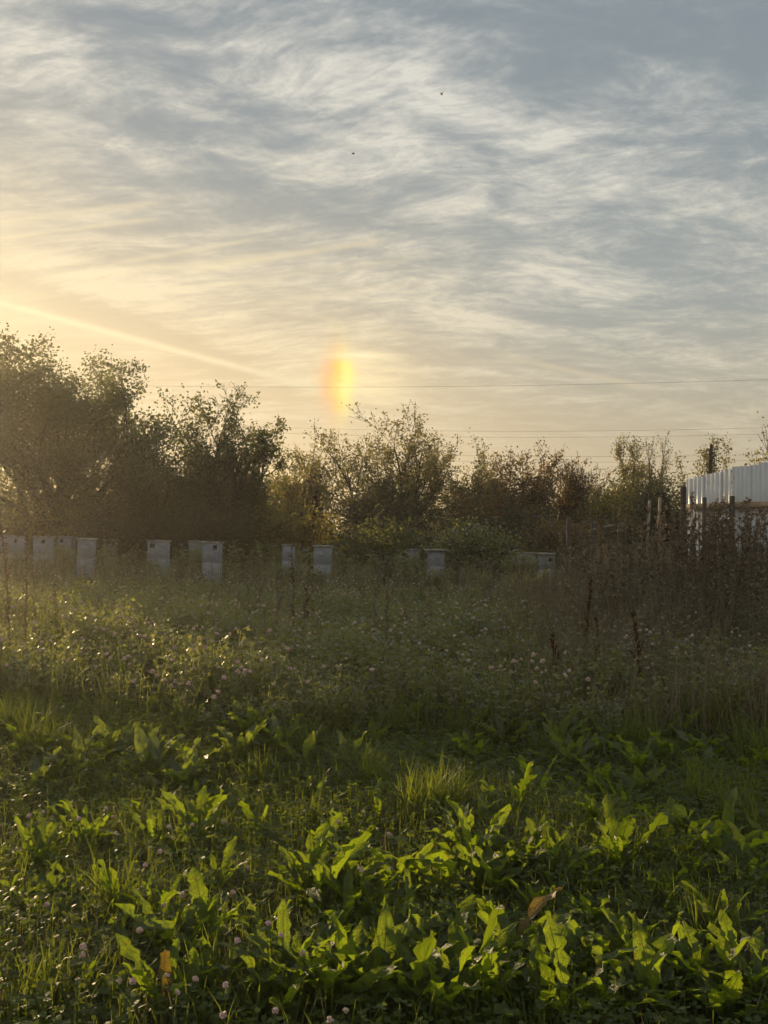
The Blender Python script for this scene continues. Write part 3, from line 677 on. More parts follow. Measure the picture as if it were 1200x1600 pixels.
def build_wires():
    rows = [((200, 606), (1200, 592), 0.010, 'highest power line wire, crossing just below the bright sky spot'),
            ((430, 671), (1200, 667), 0.009, 'upper wire of the middle pair of power lines'),
            ((430, 680), (1200, 677), 0.009, 'lower wire of the middle pair of power lines'),
            ((430, 707), (1200, 709), 0.010, 'upper wire of the lowest pair of power lines'),
            ((430, 716), (1200, 718), 0.010, 'lower wire of the lowest pair of power lines')]
    for (a, b, r, lab) in rows:
        d0, d1 = 95.0, 82.0
        A = np.array([col_at(a[0], d0), d0, z_at(*a, d0)]); B = np.array([col_at(b[0], d1), d1, z_at(*b, d1)])
        t = np.linspace(-2.2, 2.2, 60)[:, None]; mid = 0.5 * (A + B)
        P = mid + (B - A) * t * 0.5 * 1.0
        P[:, 2] += 0.35 * ((t[:, 0] - 0.2) ** 2 - 0.8)
        V, F = tubes(P[:-1], P[1:], r, r, 5)
        tag(obj('power_line_wire', mesh('power_line_wire', V, F, M['wire'], smooth=True)), lab, 'wire', 'power line wires across the sky')
build_wires()

# ------------------------------------------------------------------ meadow: tall clover and weeds between the foreground and the hives
def inside(x, y, m=0.6):
    """within the view, with a margin"""
    return np.abs(x) < 0.40 * y + m
def scatter(y0, y1, n, rng, p=1.0, m=0.7):
    y = y0 + (y1 - y0) * rng.uniform(0, 1, n * 2) ** p
    x = rng.uniform(-1, 1, n * 2) * (0.40 * y1 + m)
    k = inside(x, y, m); return x[k], y[k]
def lump(x, y, s=0.9, a=0.0):
    """slow unevenness of the growth"""
    return (np.sin(x * s * 1.7 + a) * np.sin(y * s * 1.3 + 1.3 * a) + 0.6 * np.sin(x * s * 3.9 + 2 + a) * np.sin(y * s * 3.1 + a)) / 1.6

def herb_clump(rng, stems, h, lf, nodes, spread=0.35):
    """one clump: leaf quads P, D, N, L and stem segments, around the origin"""
    P, D, L, S0, S1 = [], [], [], [], []
    for _ in range(stems):
        az = rng.uniform(0, 2 * math.pi); ln = rng.uniform(0.05, spread); H = h * rng.uniform(0.6, 1.1)
        b = np.array([rng.normal(0, 0.05), rng.normal(0, 0.05), 0.0]); p = b
        for k in range(nodes):
            t = (k + 1) / nodes; a = ln * (0.5 + t)
            q = p + np.array([math.sin(a) * math.cos(az), math.sin(a) * math.sin(az), math.cos(a)]) * H / nodes
            S0.append(p); S1.append(q)
            if k >= 1 or rng.random() < 0.5:
                la = rng.uniform(0, 2 * math.pi); c = q + np.array([math.cos(la), math.sin(la), 0.35]) * lf * 0.8
                for j in range(3):
                    aa = la + (j - 1) * 1.2 + rng.normal(0, 0.2)
                    P.append(c); D.append((math.cos(aa), math.sin(aa), rng.normal(0.05, 0.4))); L.append(lf * rng.uniform(0.75, 1.2) * (1.0 - 0.25 * t))
            p = q
    return tuple(np.array(v) for v in (P, D, L, S0, S1))

def herb_field(name, label, xs, ys, hs, rng, variants, mat, sink=0.0, wide=0.33, tint_f=None):
    Vs, Fs, Ts, n = [], [], [], 0
    for i in range(len(variants)):
        k = np.arange(len(xs))[i::len(variants)]
        if not len(k): continue
        P, D, L, S0, S1 = variants[i]
        rot = rng.uniform(0, 2 * np.pi, len(k)); c, s = np.cos(rot), np.sin(rot); sc = hs[k]
        base = np.stack([xs[k], ys[k], gz(xs[k], ys[k]) - sink], 1)
        def R_(A, scale=True):
            X = A[None, :, 0] * c[:, None] - A[None, :, 1] * s[:, None]; Y = A[None, :, 0] * s[:, None] + A[None, :, 1] * c[:, None]
            Z = np.broadcast_to(A[None, :, 2], X.shape)
            o = np.stack([X, Y, Z], 2)
            return o * sc[:, None, None] + base[:, None] if scale else o
        PP = R_(P).reshape(-1, 3); DD = R_(D, False).reshape(-1, 3); m = len(PP)
        LL = (L[None] * np.clip(sc, 0.7, 1.3)[:, None]).ravel()
        NN = rand_dir(m, rng) * 0.7 + np.array([0, 0, 0.8])
        tb = rng.uniform(0, 1, len(k)) if tint_f is None else tint_f(xs[k], ys[k]) + rng.normal(0, 0.16, len(k))
        tt = np.clip(np.repeat(tb, len(P)) * 0.5 + rng.uniform(0, 1, m) ** 2 * 0.75 - 0.08, 0, 1)
        V, F, t = diamonds(PP, DD, NN, LL, LL * wide, tt)
        Vs.append(V); Fs.append(F + n); Ts.append(t); n += len(V)
        # stems as thin ribbons
        A0, A1 = R_(S0).reshape(-1, 3), R_(S1).reshape(-1, 3); q = len(A0)
        w = np.tile(np.array([[0.0022, 0.0010, 0]]), (q, 1)); w[::2, 0] *= -1
        V = np.stack([A0 - w, A0 + w, A1 + w, A1 - w], 1).reshape(-1, 3)
        Vs.append(V); Fs.append(np.arange(q * 4).reshape(-1, 4) + n); Ts.append(np.full(q * 4, 0.4)); n += len(V)
    me = mesh(name, np.concatenate(Vs), np.concatenate(Fs), M[mat], tint=np.concatenate(Ts))
    return tag(obj(name, me), label, 'meadow', kind='stuff')

def mead_h(x, y): return 0.95 + 0.26 * lump(x, y) + 0.34 * lump(x, y, 2.3, 0.9)
def build_meadow():
    rng = np.random.default_rng(21)
    var = [herb_clump(rng, 6, 0.46, 0.050, 6) for _ in range(12)]
    x, y = scatter(6.9, 21.5, 3700, rng, 1.1)
    edge = 7.5 + 0.5 * np.sin(x * 1.1) + 0.35 * np.sin(x * 2.7 + 1) - 0.35 * np.clip(x, -3, 1)
    k = (y > edge) & (rng.uniform(0, 1, len(x)) < 1.05 - 0.62 * np.clip((y - 9.0) / 9.0, 0, 1)); x, y = x[k], y[k]
    h = mead_h(x, y) + rng.normal(0, 0.10, len(x)) - 0.25 * np.clip((8.6 - y) / 1.2, 0, 1)
    h = np.clip(h - 0.40 * np.clip((y - 12.5) / 5, 0, 1), 0.4, 1.6)
    herb_field('clover_meadow', 'overgrown meadow of tall clover between the near grass and the hives', x, y, h, rng, var, 'herb', wide=0.36, tint_f=lambda a, b: 0.5 + 0.45 * lump(a, b, 0.9, 2.0))
    # nettles and coarse weeds round the hives and under the bushes
    var = [herb_clump(rng, 7, 0.62, 0.10, 5, 0.3) for _ in range(10)]
    x, y = scatter(19.0, 35.0, 560, rng, 0.8, 1.0)
    hive_gap = (y < 22) & (rng.uniform(0, 1, len(x)) < 0.35)
    x, y = x[~hive_gap], y[~hive_gap]
    h = np.clip(1.0 + 0.35 * lump(x, y, 0.5, 1.0) + rng.normal(0, 0.15, len(x)) + 0.045 * (y - 23), 0.5, 1.9)
    h = np.where(y < 24.5, np.minimum(h, 0.68), h)
    # clumps that have grown up before some of the hives: from px, to px, top, depth
    ex, ey, eh = [], [], []
    for a, b, top, dp in ((84, 119, 862, 24.6), (160, 186, 861, 25.0), (288, 317, 857, 24.6), (230, 250, 872, 21.2), (432, 468, 884, 22.2), (630, 662, 866, 24.0), (660, 702, 893, 20.6), (800, 842, 867, 23.5), (836, 850, 893, 19.6), (486, 505, 888, 20.3), (-10, 48, 868, 22.6), (50, 84, 874, 22.2)):
        for q in np.arange(a, b, 4.5):
            X = col_at(q, dp); ex.append(X + rng.normal(0, 0.04)); ey.append(dp + rng.normal(0, 0.15)); eh.append(max(0.25, (z_at(q, top + rng.normal(0, 5), dp) - float(gz(X, dp))) / 0.66))
    x, y, h = np.concatenate([x, ex]), np.concatenate([y, ey]), np.concatenate([h, eh])
    herb_field('coarse_weeds', 'coarse green weeds round the hives and under the bushes', x, y, h, rng, var, 'herb', wide=0.36, tint_f=lambda a, b: 0.35 + 0.4 * lump(a, b, 0.5, 4.0))
build_meadow()
def build_thicket():
    rng = np.random.default_rng(23)
    var = [herb_clump(rng, 7, 0.85, 0.065, 7, 0.22) for _ in range(8)]
    x, y = scatter(8.6, 17.5, 1750, rng, 1.0)
    k = x > 0.155 * y + 0.35 + rng.normal(0, 0.35, len(x)); x, y = x[k], y[k]
    k = rng.uniform(0, 1, len(x)) < 0.75 + 0.5 * lump(x, y, 1.5, 2.0); x, y = x[k], y[k]
    k = ~((x / y > 0.140) & (x / y < 0.180) & (y > 11.5)); x, y = x[k], y[k]
    h = np.clip((0.50 + 0.52 * np.clip((y - 8.6) / 3.5, 0, 1)) * (1 + 0.35 * lump(x, y, 2.2, 0.3)) + rng.normal(0, 0.16, len(x)), 0.3, 1.6)
    herb_field('withered_thicket', 'tangle of withered brown weeds in front of the white fence', x, y, h, rng, var, 'dryherb', wide=0.17)
build_thicket()

# ------------------------------------------------------------------ grass and low clover in the foreground
def build_foreground():
    rng = np.random.default_rng(31)
    # low clover leaves: three leaflets of six corners each
    x, y = scatter(2.3, 8.2, 27000, rng, 1.15, 0.35)
    den = 0.8 + 0.5 * lump(x, y, 1.3, 0.4)
    den = np.where((x > -0.35) & (y < 5.2), den * 0.62, den)
    k = rng.uniform(0, 1, len(x)) < den; x, y = x[k], y[k]; n = len(x)
    hh = np.abs(rng.normal(0.065, 0.03, n)) + 0.04 * (lump(x, y, 1.6, 3.0) + 0.6)
    C = np.stack([x, y, gz(x, y) + hh], 1)
    a0 = rng.uniform(0, 2 * np.pi, n); Vs, Ts = [], []
    up = unit(np.stack([rng.normal(0, 0.35, n), rng.normal(0, 0.35, n), np.ones(n)], 1)); sz = rng.uniform(0.012, 0.021, n)
    ti = np.clip(0.5 + 0.35 * lump(x, y, 1.1, 5.0) + rng.normal(0, 0.25, n), 0, 1)
    for j in range(3):
        a = a0 + j * 2.094; D = np.stack([np.cos(a), np.sin(a), rng.normal(0.1, 0.25, n)], 1); D = unit(D); B = unit(np.cross(up, D))
        s = sz[:, None]
        pts = [C, C + D * s * 0.75 + B * s * 0.52, C + D * s * 1.32 + B * s * 0.36, C + D * s * 1.25, C + D * s * 1.32 - B * s * 0.36, C + D * s * 0.75 - B * s * 0.52]
        Vs.append(np.stack(pts, 1).reshape(-1, 3)); Ts.append(np.repeat(ti, 6))
    V = np.concatenate(Vs); t = np.concatenate(Ts); m = 3 * n
    q = np.array([[0, 1, 2, 3], [0, 3, 4, 5]]); F = (q[None] + (np.arange(m) * 6)[:, None, None]).reshape(-1, 4)
    G = np.stack([x, y, gz(x, y)], 1); w = np.array([[0.0009, 0, 0]])
    V2 = np.stack([G - w, G + w, C + w, C - w], 1).reshape(-1, 3); F2 = np.arange(n * 4).reshape(-1, 4) + len(V)
    tag(obj('low_clover', mesh('low_clover', np.concatenate([V, V2]), [F, F2], M['clover'], tint=np.concatenate([t, np.full(4 * n, 0.5)]))), 'low clover leaves covering the ground in the foreground', 'clover', kind='stuff')
    # grass
    Vs, Fs, Ts, n = [], [], [], 0
    def put(V, F, t):
        nonlocal n
        Vs.append(V); Fs.append(F + n); Ts.append(t); n += len(V)
    def turf(x, y, h, w, lean, bend, ti, tw=None):
        B = np.stack([x, y, gz(x, y) - 0.01], 1); k = len(x)
        put(*blades(B, rng.uniform(0, 2 * np.pi, k), h, w, lean, bend, ti, rng))
    x, y = scatter(2.2, 9.0, 38000, rng, 1.25, 0.4)
    den = 0.62 + 0.6 * lump(x, y, 1.0, 7.0); den = np.where((x > -0.35) & (y < 4.6), den * 0.7, den); k = rng.uniform(0, 1, len(x)) < den; x, y = x[k], y[k]; c = len(x)
    hh = np.clip(rng.normal(0.13, 0.05, c) + 0.07 * lump(x, y, 1.4, 2.0), 0.05, 0.45)
    turf(x, y, hh, rng.uniform(0.0030, 0.0062, c), np.abs(rng.normal(0.15, 0.22, c)), np.abs(rng.normal(0.7, 0.5, c)), np.clip(rng.normal(0.45, 0.28, c), 0, 1))
    # tussocks that stand out: (px, py of the foot, blades, height)
    for px, py, cnt, H in ((665, 1275, 190, 0.34), (700, 1270, 90, 0.30), (505, 1155, 170, 0.42), (470, 1180, 120, 0.34), (545, 1150, 80, 0.36), (620, 1150, 90, 0.36),
                           (790, 1130, 170, 0.42), (730, 1160, 120, 0.36), (168, 1440, 26, 0.36), (190, 1430, 18, 0.36), (210, 1440, 14, 0.30), (60, 1180, 160, 0.36), (20, 1150, 140, 0.34), (345, 1310, 90, 0.20),
                           (480, 1300, 110, 0.20), (520, 1310, 90, 0.17), (1000, 1180, 160, 0.42), (1130, 1150, 180, 0.46), (1180, 1200, 150, 0.44), (1090, 1260, 80, 0.36), (1150, 1290, 60, 0.40),
                           (950, 1120, 150, 0.42), (880, 1110, 140, 0.42), (1050, 1100, 160, 0.46), (330, 1560, 90, 0.22), (90, 1560, 120, 0.20), (40, 1590, 120, 0.20), (420, 1590, 90, 0.20),
                           (600, 1470, 70, 0.22), (880, 1590, 60, 0.2), (1120, 1480, 60, 0.26), (250, 1280, 80, 0.20), (580, 1230, 120, 0.30), (400, 1230, 120, 0.28), (860, 1190, 140, 0.36), (1190, 1330, 60, 0.32), (740, 1480, 50, 0.2)):
        X, Y = spot(px, py); a = rng.uniform(0, 2 * np.pi, cnt); rr = 0.11 * np.sqrt(rng.uniform(0, 1, cnt)) * (cnt / 100) ** 0.4
        turf(X + rr * np.cos(a), Y + rr * np.sin(a), H * rng.uniform(0.5, 1.15, cnt), rng.uniform(0.0035, 0.0075, cnt), np.abs(rng.normal(0.16, 0.18, cnt)), np.abs(rng.normal(0.75, 0.5, cnt)), np.clip(rng.normal(0.55, 0.25, cnt), 0, 1))
    # a few taller blades in the clover meadow
    x, y = scatter(7.5, 16, 2200, rng, 1.3, 0.5); c = len(x)
    turf(x, y, rng.uniform(0.35, 0.72, c), rng.uniform(0.003, 0.007, c), np.abs(rng.normal(0.1, 0.15, c)), np.abs(rng.normal(0.5, 0.4, c)), np.clip(rng.normal(0.6, 0.25, c), 0, 1))
    tag(obj('grass', mesh('grass', np.concatenate(Vs), np.concatenate(Fs), M['grass'], tint=np.concatenate(Ts))), 'green grass with tussocks in the foreground', 'grass', kind='stuff')
    # dry tall grass and stalks on the right and along the hives
    Vs.clear(); Fs.clear(); Ts.clear(); n = 0
    x, y = scatter(7.3, 16.5, 34000, rng, 1.0, 0.3); k = (x > 0.16 * y + rng.normal(0, 0.5, len(x))); x, y = x[k], y[k]
    k = rng.uniform(0, 1, len(x)) < 0.75 + 0.5 * lump(x, y, 1.0, 3.3); x, y = x[k], y[k]; c = len(x)
    turf(x, y, rng.uniform(0.4, 1.1, c) * (1.0 + 0.28 * lump(x, y, 1.4)) * (0.75 + 0.42 * np.clip((y - 9) / 3, 0, 1)), rng.uniform(0.003, 0.007, c), np.abs(rng.normal(0.1, 0.16, c)), np.abs(rng.normal(0.5, 0.45, c)), np.clip(rng.normal(0.45, 0.3, c), 0, 1))
    x, y = scatter(2.4, 7.6, 2600, rng, 1.2, 0.4); c = len(x)                       # dead blades lying in the turf
    turf(x, y, rng.uniform(0.10, 0.26, c), rng.uniform(0.002, 0.005, c), rng.uniform(0.3, 1.3, c), rng.normal(0.3, 0.5, c), np.clip(rng.normal(0.6, 0.3, c), 0, 1))
    x, y = scatter(18.0, 30, 3000, rng, 1.0, 0.5); c = len(x)
    turf(x, y, rng.uniform(0.4, 1.0, c), rng.uniform(0.006, 0.012, c), np.abs(rng.normal(0.1, 0.16, c)), np.abs(rng.normal(0.5, 0.4, c)), np.clip(rng.normal(0.5, 0.3, c), 0, 1))
    tag(obj('dry_grass', mesh('dry_grass', np.concatenate(Vs), np.concatenate(Fs), M['drygrass'], tint=np.concatenate(Ts))), 'brown dry tall grass on the right and in the turf', 'grass', kind='stuff')
build_foreground()

# ------------------------------------------------------------------ broad-leaved rosettes
def leaf_mesh(rng, kind):
    """blade along +Y of length 1, folded at the midrib, wavy, arching down at the tip"""
    n = 14; t = np.linspace(0, 1, n + 1)
    if kind == 'dandelion':
        w = rng.uniform(0.06, 0.09) * np.clip(t / 0.6, 0.16, 1) ** 0.9 * np.clip(1 - ((t - 0.62) / 0.385).clip(0, 1) ** 2.4, 0, 1) ** 0.5
        saw = 1 + 0.22 * np.where(np.arange(n + 1) % 2 == 0, 1, -1) * (t < 0.86) * rng.uniform(0.4, 1.2, n + 1)
        w = w * saw
    else:
        w = 0.108 * np.clip(np.sin(np.pi * np.clip((t - 0.14) / 0.86, 0, 1) ** 0.85), 0.09, 1) * (1 + rng.normal(0, 0.06, n + 1)); w[-1] = 0.012
    w = np.maximum(w, 0.012)
    bend = rng.uniform(0.2, 1.1); ang = bend * t ** 1.4
    y = np.concatenate([[0], np.cumsum(np.cos(0.5 * (ang[1:] + ang[:-1])) / n)]); z = -np.concatenate([[0], np.cumsum(np.sin(0.5 * (ang[1:] + ang[:-1])) / n)])
    tw = rng.normal(0, 0.35) * t
    fold = rng.uniform(0.25, 0.6); sway = 0.05 * np.sin(t * 3 + rng.uniform(0, 6)) * t
    V, uv = [], []
    for i in range(n + 1):
        for s in (-1, 0, 1):
            wv = rng.normal(0, 0.032) * (s != 0) + 0.03 * math.sin(t[i] * 22 + s) * (s != 0) * (kind == 'dock')
            lx = s * w[i] * (1 + rng.normal(0, 0.07) * (s != 0)); lz = abs(s) * w[i] * fold + wv
            c, sn = math.cos(tw[i]), math.sin(tw[i])
            V.append((sway[i] + lx * c - lz * sn, y[i] + (rng.normal(0, 0.012) if s else 0), z[i] + lx * sn + lz * c)); uv.append((0.5 + 0.5 * s, t[i]))
    i = np.arange(n)[:, None] * 3 + np.array([[0, 1]])
    F = np.stack([i, i + 1, i + 4, i + 3], 2).reshape(-1, 4)
    return np.array(V), F, np.array(uv)
def build_rosettes():
    rng = np.random.default_rng(41)
    def lib(kind, mat, k):
        out = []
        for _ in range(k):
            V, F, uv = leaf_mesh(rng, kind); out.append(mesh('leaf', V, F, M[mat], uv=uv, smooth=True))
        return out
    dand, dock, old = lib('dandelion', 'rosette', 20), lib('dock', 'rosette_blue', 9), lib('dandelion', 'rosette_old', 3)
    dgreen = lib('dock', 'rosette', 6)
    def rosette(nm, X, Y, size, nl, lo, hi, label, group, meshes):
        root = empty(nm, (X, Y, float(gz(X, Y)) + 0.005), rng.uniform(0, 6.28))
        for j in range(nl):
            az = 2 * math.pi * (j * 0.382) + rng.normal(0, 0.25); el = rng.uniform(lo, hi)
            L = size * rng.uniform(0.65, 1.15)
            Mx = Matrix.Rotation(az, 4, 'Z') @ Matrix.Translation((0, 0.012, 0)) @ Matrix.Rotation(el, 4, 'X') @ Matrix.Rotation(rng.normal(0, 0.35), 4, 'Y') @ Matrix.Diagonal((L * rng.uniform(0.85, 1.2), L, L, 1))
            pool = old if rng.random() < 0.003 else meshes
            obj('leaf', pool[rng.integers(len(pool))], root, mat=Mx)
        return tag(root, label, 'plant', group)
    GD, GK, GW = 'green rosettes in the near turf', 'rosettes in the shaded band', 'docks along the clover edge'
    # big bluish docks in the shaded band: each singled out
    named = [(232, 1225, 0.36, 12, 'broad bluish green dock left of the middle in the shaded band', 'dock'), (285, 1245, 0.34, 12, 'bluish dock with drooping leaves below the upright one', 'dock'),
             (375, 1190, 0.33, 10, 'grey green dock at the clover edge, right of the bluish pair', 'dock'), (440, 1180, 0.30, 9, 'dock with pale underside leaves beside a grass tussock', 'dock'),
             (120, 1215, 0.32, 9, 'dark flat dock low in the shaded turf at the left', 'dock'), (40, 1240, 0.30, 9, 'dark dock at the left edge of the shaded turf', 'dock'),
             (1045, 1195, 0.36, 9, 'dock with two glowing yellow leaves below the dry stalks', 'dgreen'), (1095, 1190, 0.34, 7, 'dock with long shiny upright leaves near the right edge', 'dock'),
             (870, 1175, 0.34, 9, 'grey green dock right of the middle at the meadow edge', 'dock'), (790, 1160, 0.26, 8, 'small yellow green dock left of the red brown seed stalk', 'dgreen'),
             (940, 1160, 0.34, 9, 'upright dock between the two red brown seed stalks', 'dgreen'), (560, 1320, 0.22, 9, 'bright lit plant with pale stalk in the middle of the turf', 'dgreen')]
    for px, py, sz, nl, lab, kind in named:
        X, Y = spot(px, py)
        rosette('dock_plant', X, Y, sz, nl, 0.5, 1.35, lab, GK, dock if kind == 'dock' else dgreen)
    near = [(640, 1590), (590, 1570), (720, 1580), (800, 1550), (850, 1545), (900, 1540), (960, 1545), (1025, 1525), (1110, 1575), (1160, 1570), (1190, 1590), (545, 1575), (460, 1560), (500, 1585), (690, 1530),
            (480, 1420), (510, 1425), (545, 1430), (620, 1415), (690, 1400), (740, 1380), (820, 1360), (850, 1370), (955, 1365), (975, 1360), (1055, 1325), (1125, 1350), (1185, 1390), (930, 1320), (905, 1275), (960, 1265),
            (285, 1490), (265, 1500), (320, 1500), (130, 1335), (300, 1335), (310, 1320), (400, 1320), (790, 1500), (770, 1420), (640, 1480), (1000, 1600), (760, 1600), (880, 1605), (250, 1590), (300, 1600), (15, 1440), (60, 1430),
            (720, 1340), (800, 1280), (850, 1255), (1000, 1300), (920, 1460), (1060, 1560), (240, 1330), (70, 1350), (420, 1480), (950, 1600), (820, 1600), (690, 1600), (590, 1510), (1130, 1610), (440, 1600)]
    def zone(px, py):
        far = 'in the turf below the clover meadow' if py < 1300 else 'in the middle of the turf' if py < 1440 else 'at the bottom of the picture'
        side = 'left' if px < 400 else 'right' if px > 800 else 'centre'
        return 'rosette of wavy toothed green leaves %s, %s third' % (far, side)
    for px, py in near:
        X, Y = spot(px + rng.normal(0, 6), py + rng.normal(0, 5)); big = 1.18 if px > 450 and py > 1330 else 1.0
        rosette('dandelion_plant', X, Y, big * rng.uniform(0.17, 0.30), int(rng.integers(7, 14)), 0.65, 1.5, zone(px, py), GD, dand if rng.random() < 0.8 else dgreen)
    # and the smaller ones between them
    px = np.concatenate([rng.uniform(-20, 1220, 60), rng.uniform(430, 1220, 34)]); py = np.concatenate([rng.uniform(1215, 1600, 60), rng.uniform(1330, 1620, 34)])
    for a, b in zip(px, py):
        if a < 450 and b > 1330 and rng.random() < 0.55: continue
        X, Y = spot(a, b)
        rosette('dandelion_plant', X, Y, rng.uniform(0.15, 0.26), int(rng.integers(7, 12)), 0.4, 1.45, zone(a, b), GD, dand)
    for a, b in zip(np.concatenate([rng.uniform(0, 1200, 34), rng.uniform(420, 1200, 22)]), np.concatenate([rng.uniform(1110, 1215, 34), rng.uniform(1130, 1260, 22)])):
        X, Y = spot(a, b)
        rosette('dock_plant', X, Y, rng.uniform(0.22, 0.34), int(rng.integers(5, 9)), 0.5, 1.4, 'leafy dock low along the front edge of the clover meadow', GW, dgreen if rng.random() < 0.6 else dock)
build_rosettes()

# ------------------------------------------------------------------ clover blossoms
def ball(rng, mat, r=0.0125):
    bm = bmesh.new(); bmesh.ops.create_icosphere(bm, subdivisions=2, radius=1.0)
    for v in bm.verts:
        k = rng.choice([rng.uniform(0.62, 0.8), rng.uniform(1.0, 1.25)]); v.co = Vector((v.co.x * k, v.co.y * k, v.co.z * k * (0.92 if v.co.z > 0 else 0.72))) * r
    me = bpy.data.meshes.new('blossom'); bm.to_mesh(me); bm.free(); me.materials.append(M[mat])
    a = me.attributes.new('tint', 'FLOAT', 'POINT'); a.data.foreach_set('value', rng.uniform(0, 1, len(me.vertices)).astype(np.float32))
    return me
def build_blossoms():
    rng = np.random.default_rng(51)
    heads = [ball(rng, 'flower') for _ in range(4)] + [ball(rng, 'flower_old', 0.011) for _ in range(2)]
    stems = []
    for _ in range(4):
        b = rng.normal(0, 0.10, 2); ts = np.linspace(0, 1, 5); P = np.stack([b[0] * ts ** 2, b[1] * ts ** 2, ts], 1)
        V, F = tubes(P[:-1], P[1:], 0.0045, 0.004, 4); stems.append((mesh('stem', V, F, M['greenstem'], tint=np.full(len(V), 0.5)), P[-1]))
    leaves = []
    for _ in range(3):
        a0 = rng.uniform(0, 6.28); n = 3; a = a0 + np.arange(3) * 2.094
        D = np.stack([np.cos(a), np.sin(a), np.full(3, 0.15)], 1); V, F, t = diamonds(np.zeros((3, 3)), D, np.tile([[0.1, 0, 1.0]], (3, 1)), np.full(3, 0.03), np.full(3, 0.010), np.full(3, 0.6))
        leaves.append(mesh('leaf', V, F, M['clover'], tint=t))
    def flower(X, Y, H, sc, label, group, faded=0.1):
        root = empty('clover_flower', (X, Y, float(gz(X, Y))), rng.uniform(0, 6.28))
        sm, tip = stems[rng.integers(4)]
        obj('stem', sm, root, mat=Matrix.Diagonal((0.35 if H < 0.3 else 0.45, 0.35 if H < 0.3 else 0.45, H, 1)))
        k = 0.35 if H < 0.3 else 0.45
        h = heads[4 + rng.integers(2)] if rng.random() < faded else heads[rng.integers(4)]
        Mx = Matrix.Translation((tip[0] * k, tip[1] * k, H)) @ Matrix.Rotation(rng.uniform(0, 6), 4, 'Z') @ Matrix.Rotation(rng.normal(0, 0.3), 4, 'X') @ Matrix.Diagonal((sc, sc, sc, 1))
        obj('blossom', h, root, mat=Mx)
        obj('leaf', leaves[rng.integers(3)], root, mat=Matrix.Translation((tip[0] * k * .6, tip[1] * k * .6, H * 0.8)) @ Matrix.Rotation(rng.uniform(0, 6), 4, 'Z'))
        tag(root, label, 'flower', group)
    near = [(160, 1268), (135, 1275), (192, 1276), (272, 1288), (281, 1290), (360, 1287), (275, 1330), (231, 1345), (50, 1410), (388, 1394), (428, 1440), (306, 1402), (282, 1408), (272, 1420), (396, 1466), (448, 1470),
            (450, 1488), (277, 1512), (290, 1534), (293, 1553), (193, 1545), (217, 1532), (343, 1548), (510, 1582), (334, 1592), (415, 1590), (488, 1595), (115, 1485), (212, 1450), (586, 1366), (623, 1303), (540, 1285), (512, 1355), (385, 1350), (35, 1277), (50, 1274), (98, 1488)]
    for px, py in near:
        # the blossom itself is seen at px, py: the foot stands a little nearer below it
        H = rng.uniform(0.15, 0.24); d = ray(px, py); t = 0.5
        while t < 30 and CAM_H + d.z * t > gz(d.x * t, d.y * t) + H: t += 0.01
        flower(d.x * t, d.y * t, H, rng.uniform(0.8, 1.0), 'single pink clover blossom on a thin stem in the near turf', 'clover blossoms in the near turf')
    x, y = scatter(7.0, 11.5, 1400, rng, 1.15, 0.0)
    den = 0.18 + 0.95 * lump(x, y, 1.5, 1.5) - 0.10 * np.clip(x, -2, 3); k = rng.uniform(0, 1, len(x)) < den; x, y = x[k][:255], y[k][:255]
    for a, b in zip(x, y):
        hb = mead_h(a, b)
        flower(a, b, np.clip(0.46 * hb + rng.normal(0.05, 0.05), 0.28, 0.75), rng.uniform(1.15, 1.65), 'pale clover blossom on a tall stem in the front of the clover meadow', 'clover blossoms in the meadow', 0.3)
    # the rest farther back
    x, y = scatter(9.0, 20.0, 2600, rng, 1.1, 0.3); k = rng.uniform(0, 1, len(x)) < 0.35 + 1.0 * lump(x, y, 1.3, 2.2); x, y = x[k], y[k]; n = len(x)
    H = np.clip(0.46 * mead_h(x, y) + rng.normal(0.06, 0.05, n) - 0.14 * np.clip((y - 12.5) / 5, 0, 1), 0.25, 0.85)
    V0 = np.array([v.co[:] for v in ball_low.vertices]); F0 = np.array([p.vertices[:] for p in ball_low.polygons])
    C = np.stack([x, y, gz(x, y) + H], 1)
    V = (V0[None] * rng.uniform(0.9, 1.5, n)[:, None, None] + C[:, None]).reshape(-1, 3); F = (F0[None] + (np.arange(n) * len(V0))[:, None, None]).reshape(-1, 3)
    t = np.repeat(rng.uniform(0, 1, n), len(V0))
    tag(obj('far_blossoms', mesh('far_blossoms', V, F, M['flower_old'], tint=t)), 'countless pale clover blossoms farther back in the meadow', 'flowers', kind='stuff')
bm = bmesh.new(); bmesh.ops.create_icosphere(bm, subdivisions=1, radius=0.0125); ball_low = bpy.data.meshes.new('ball_low'); bm.to_mesh(ball_low); bm.free()
build_blossoms()

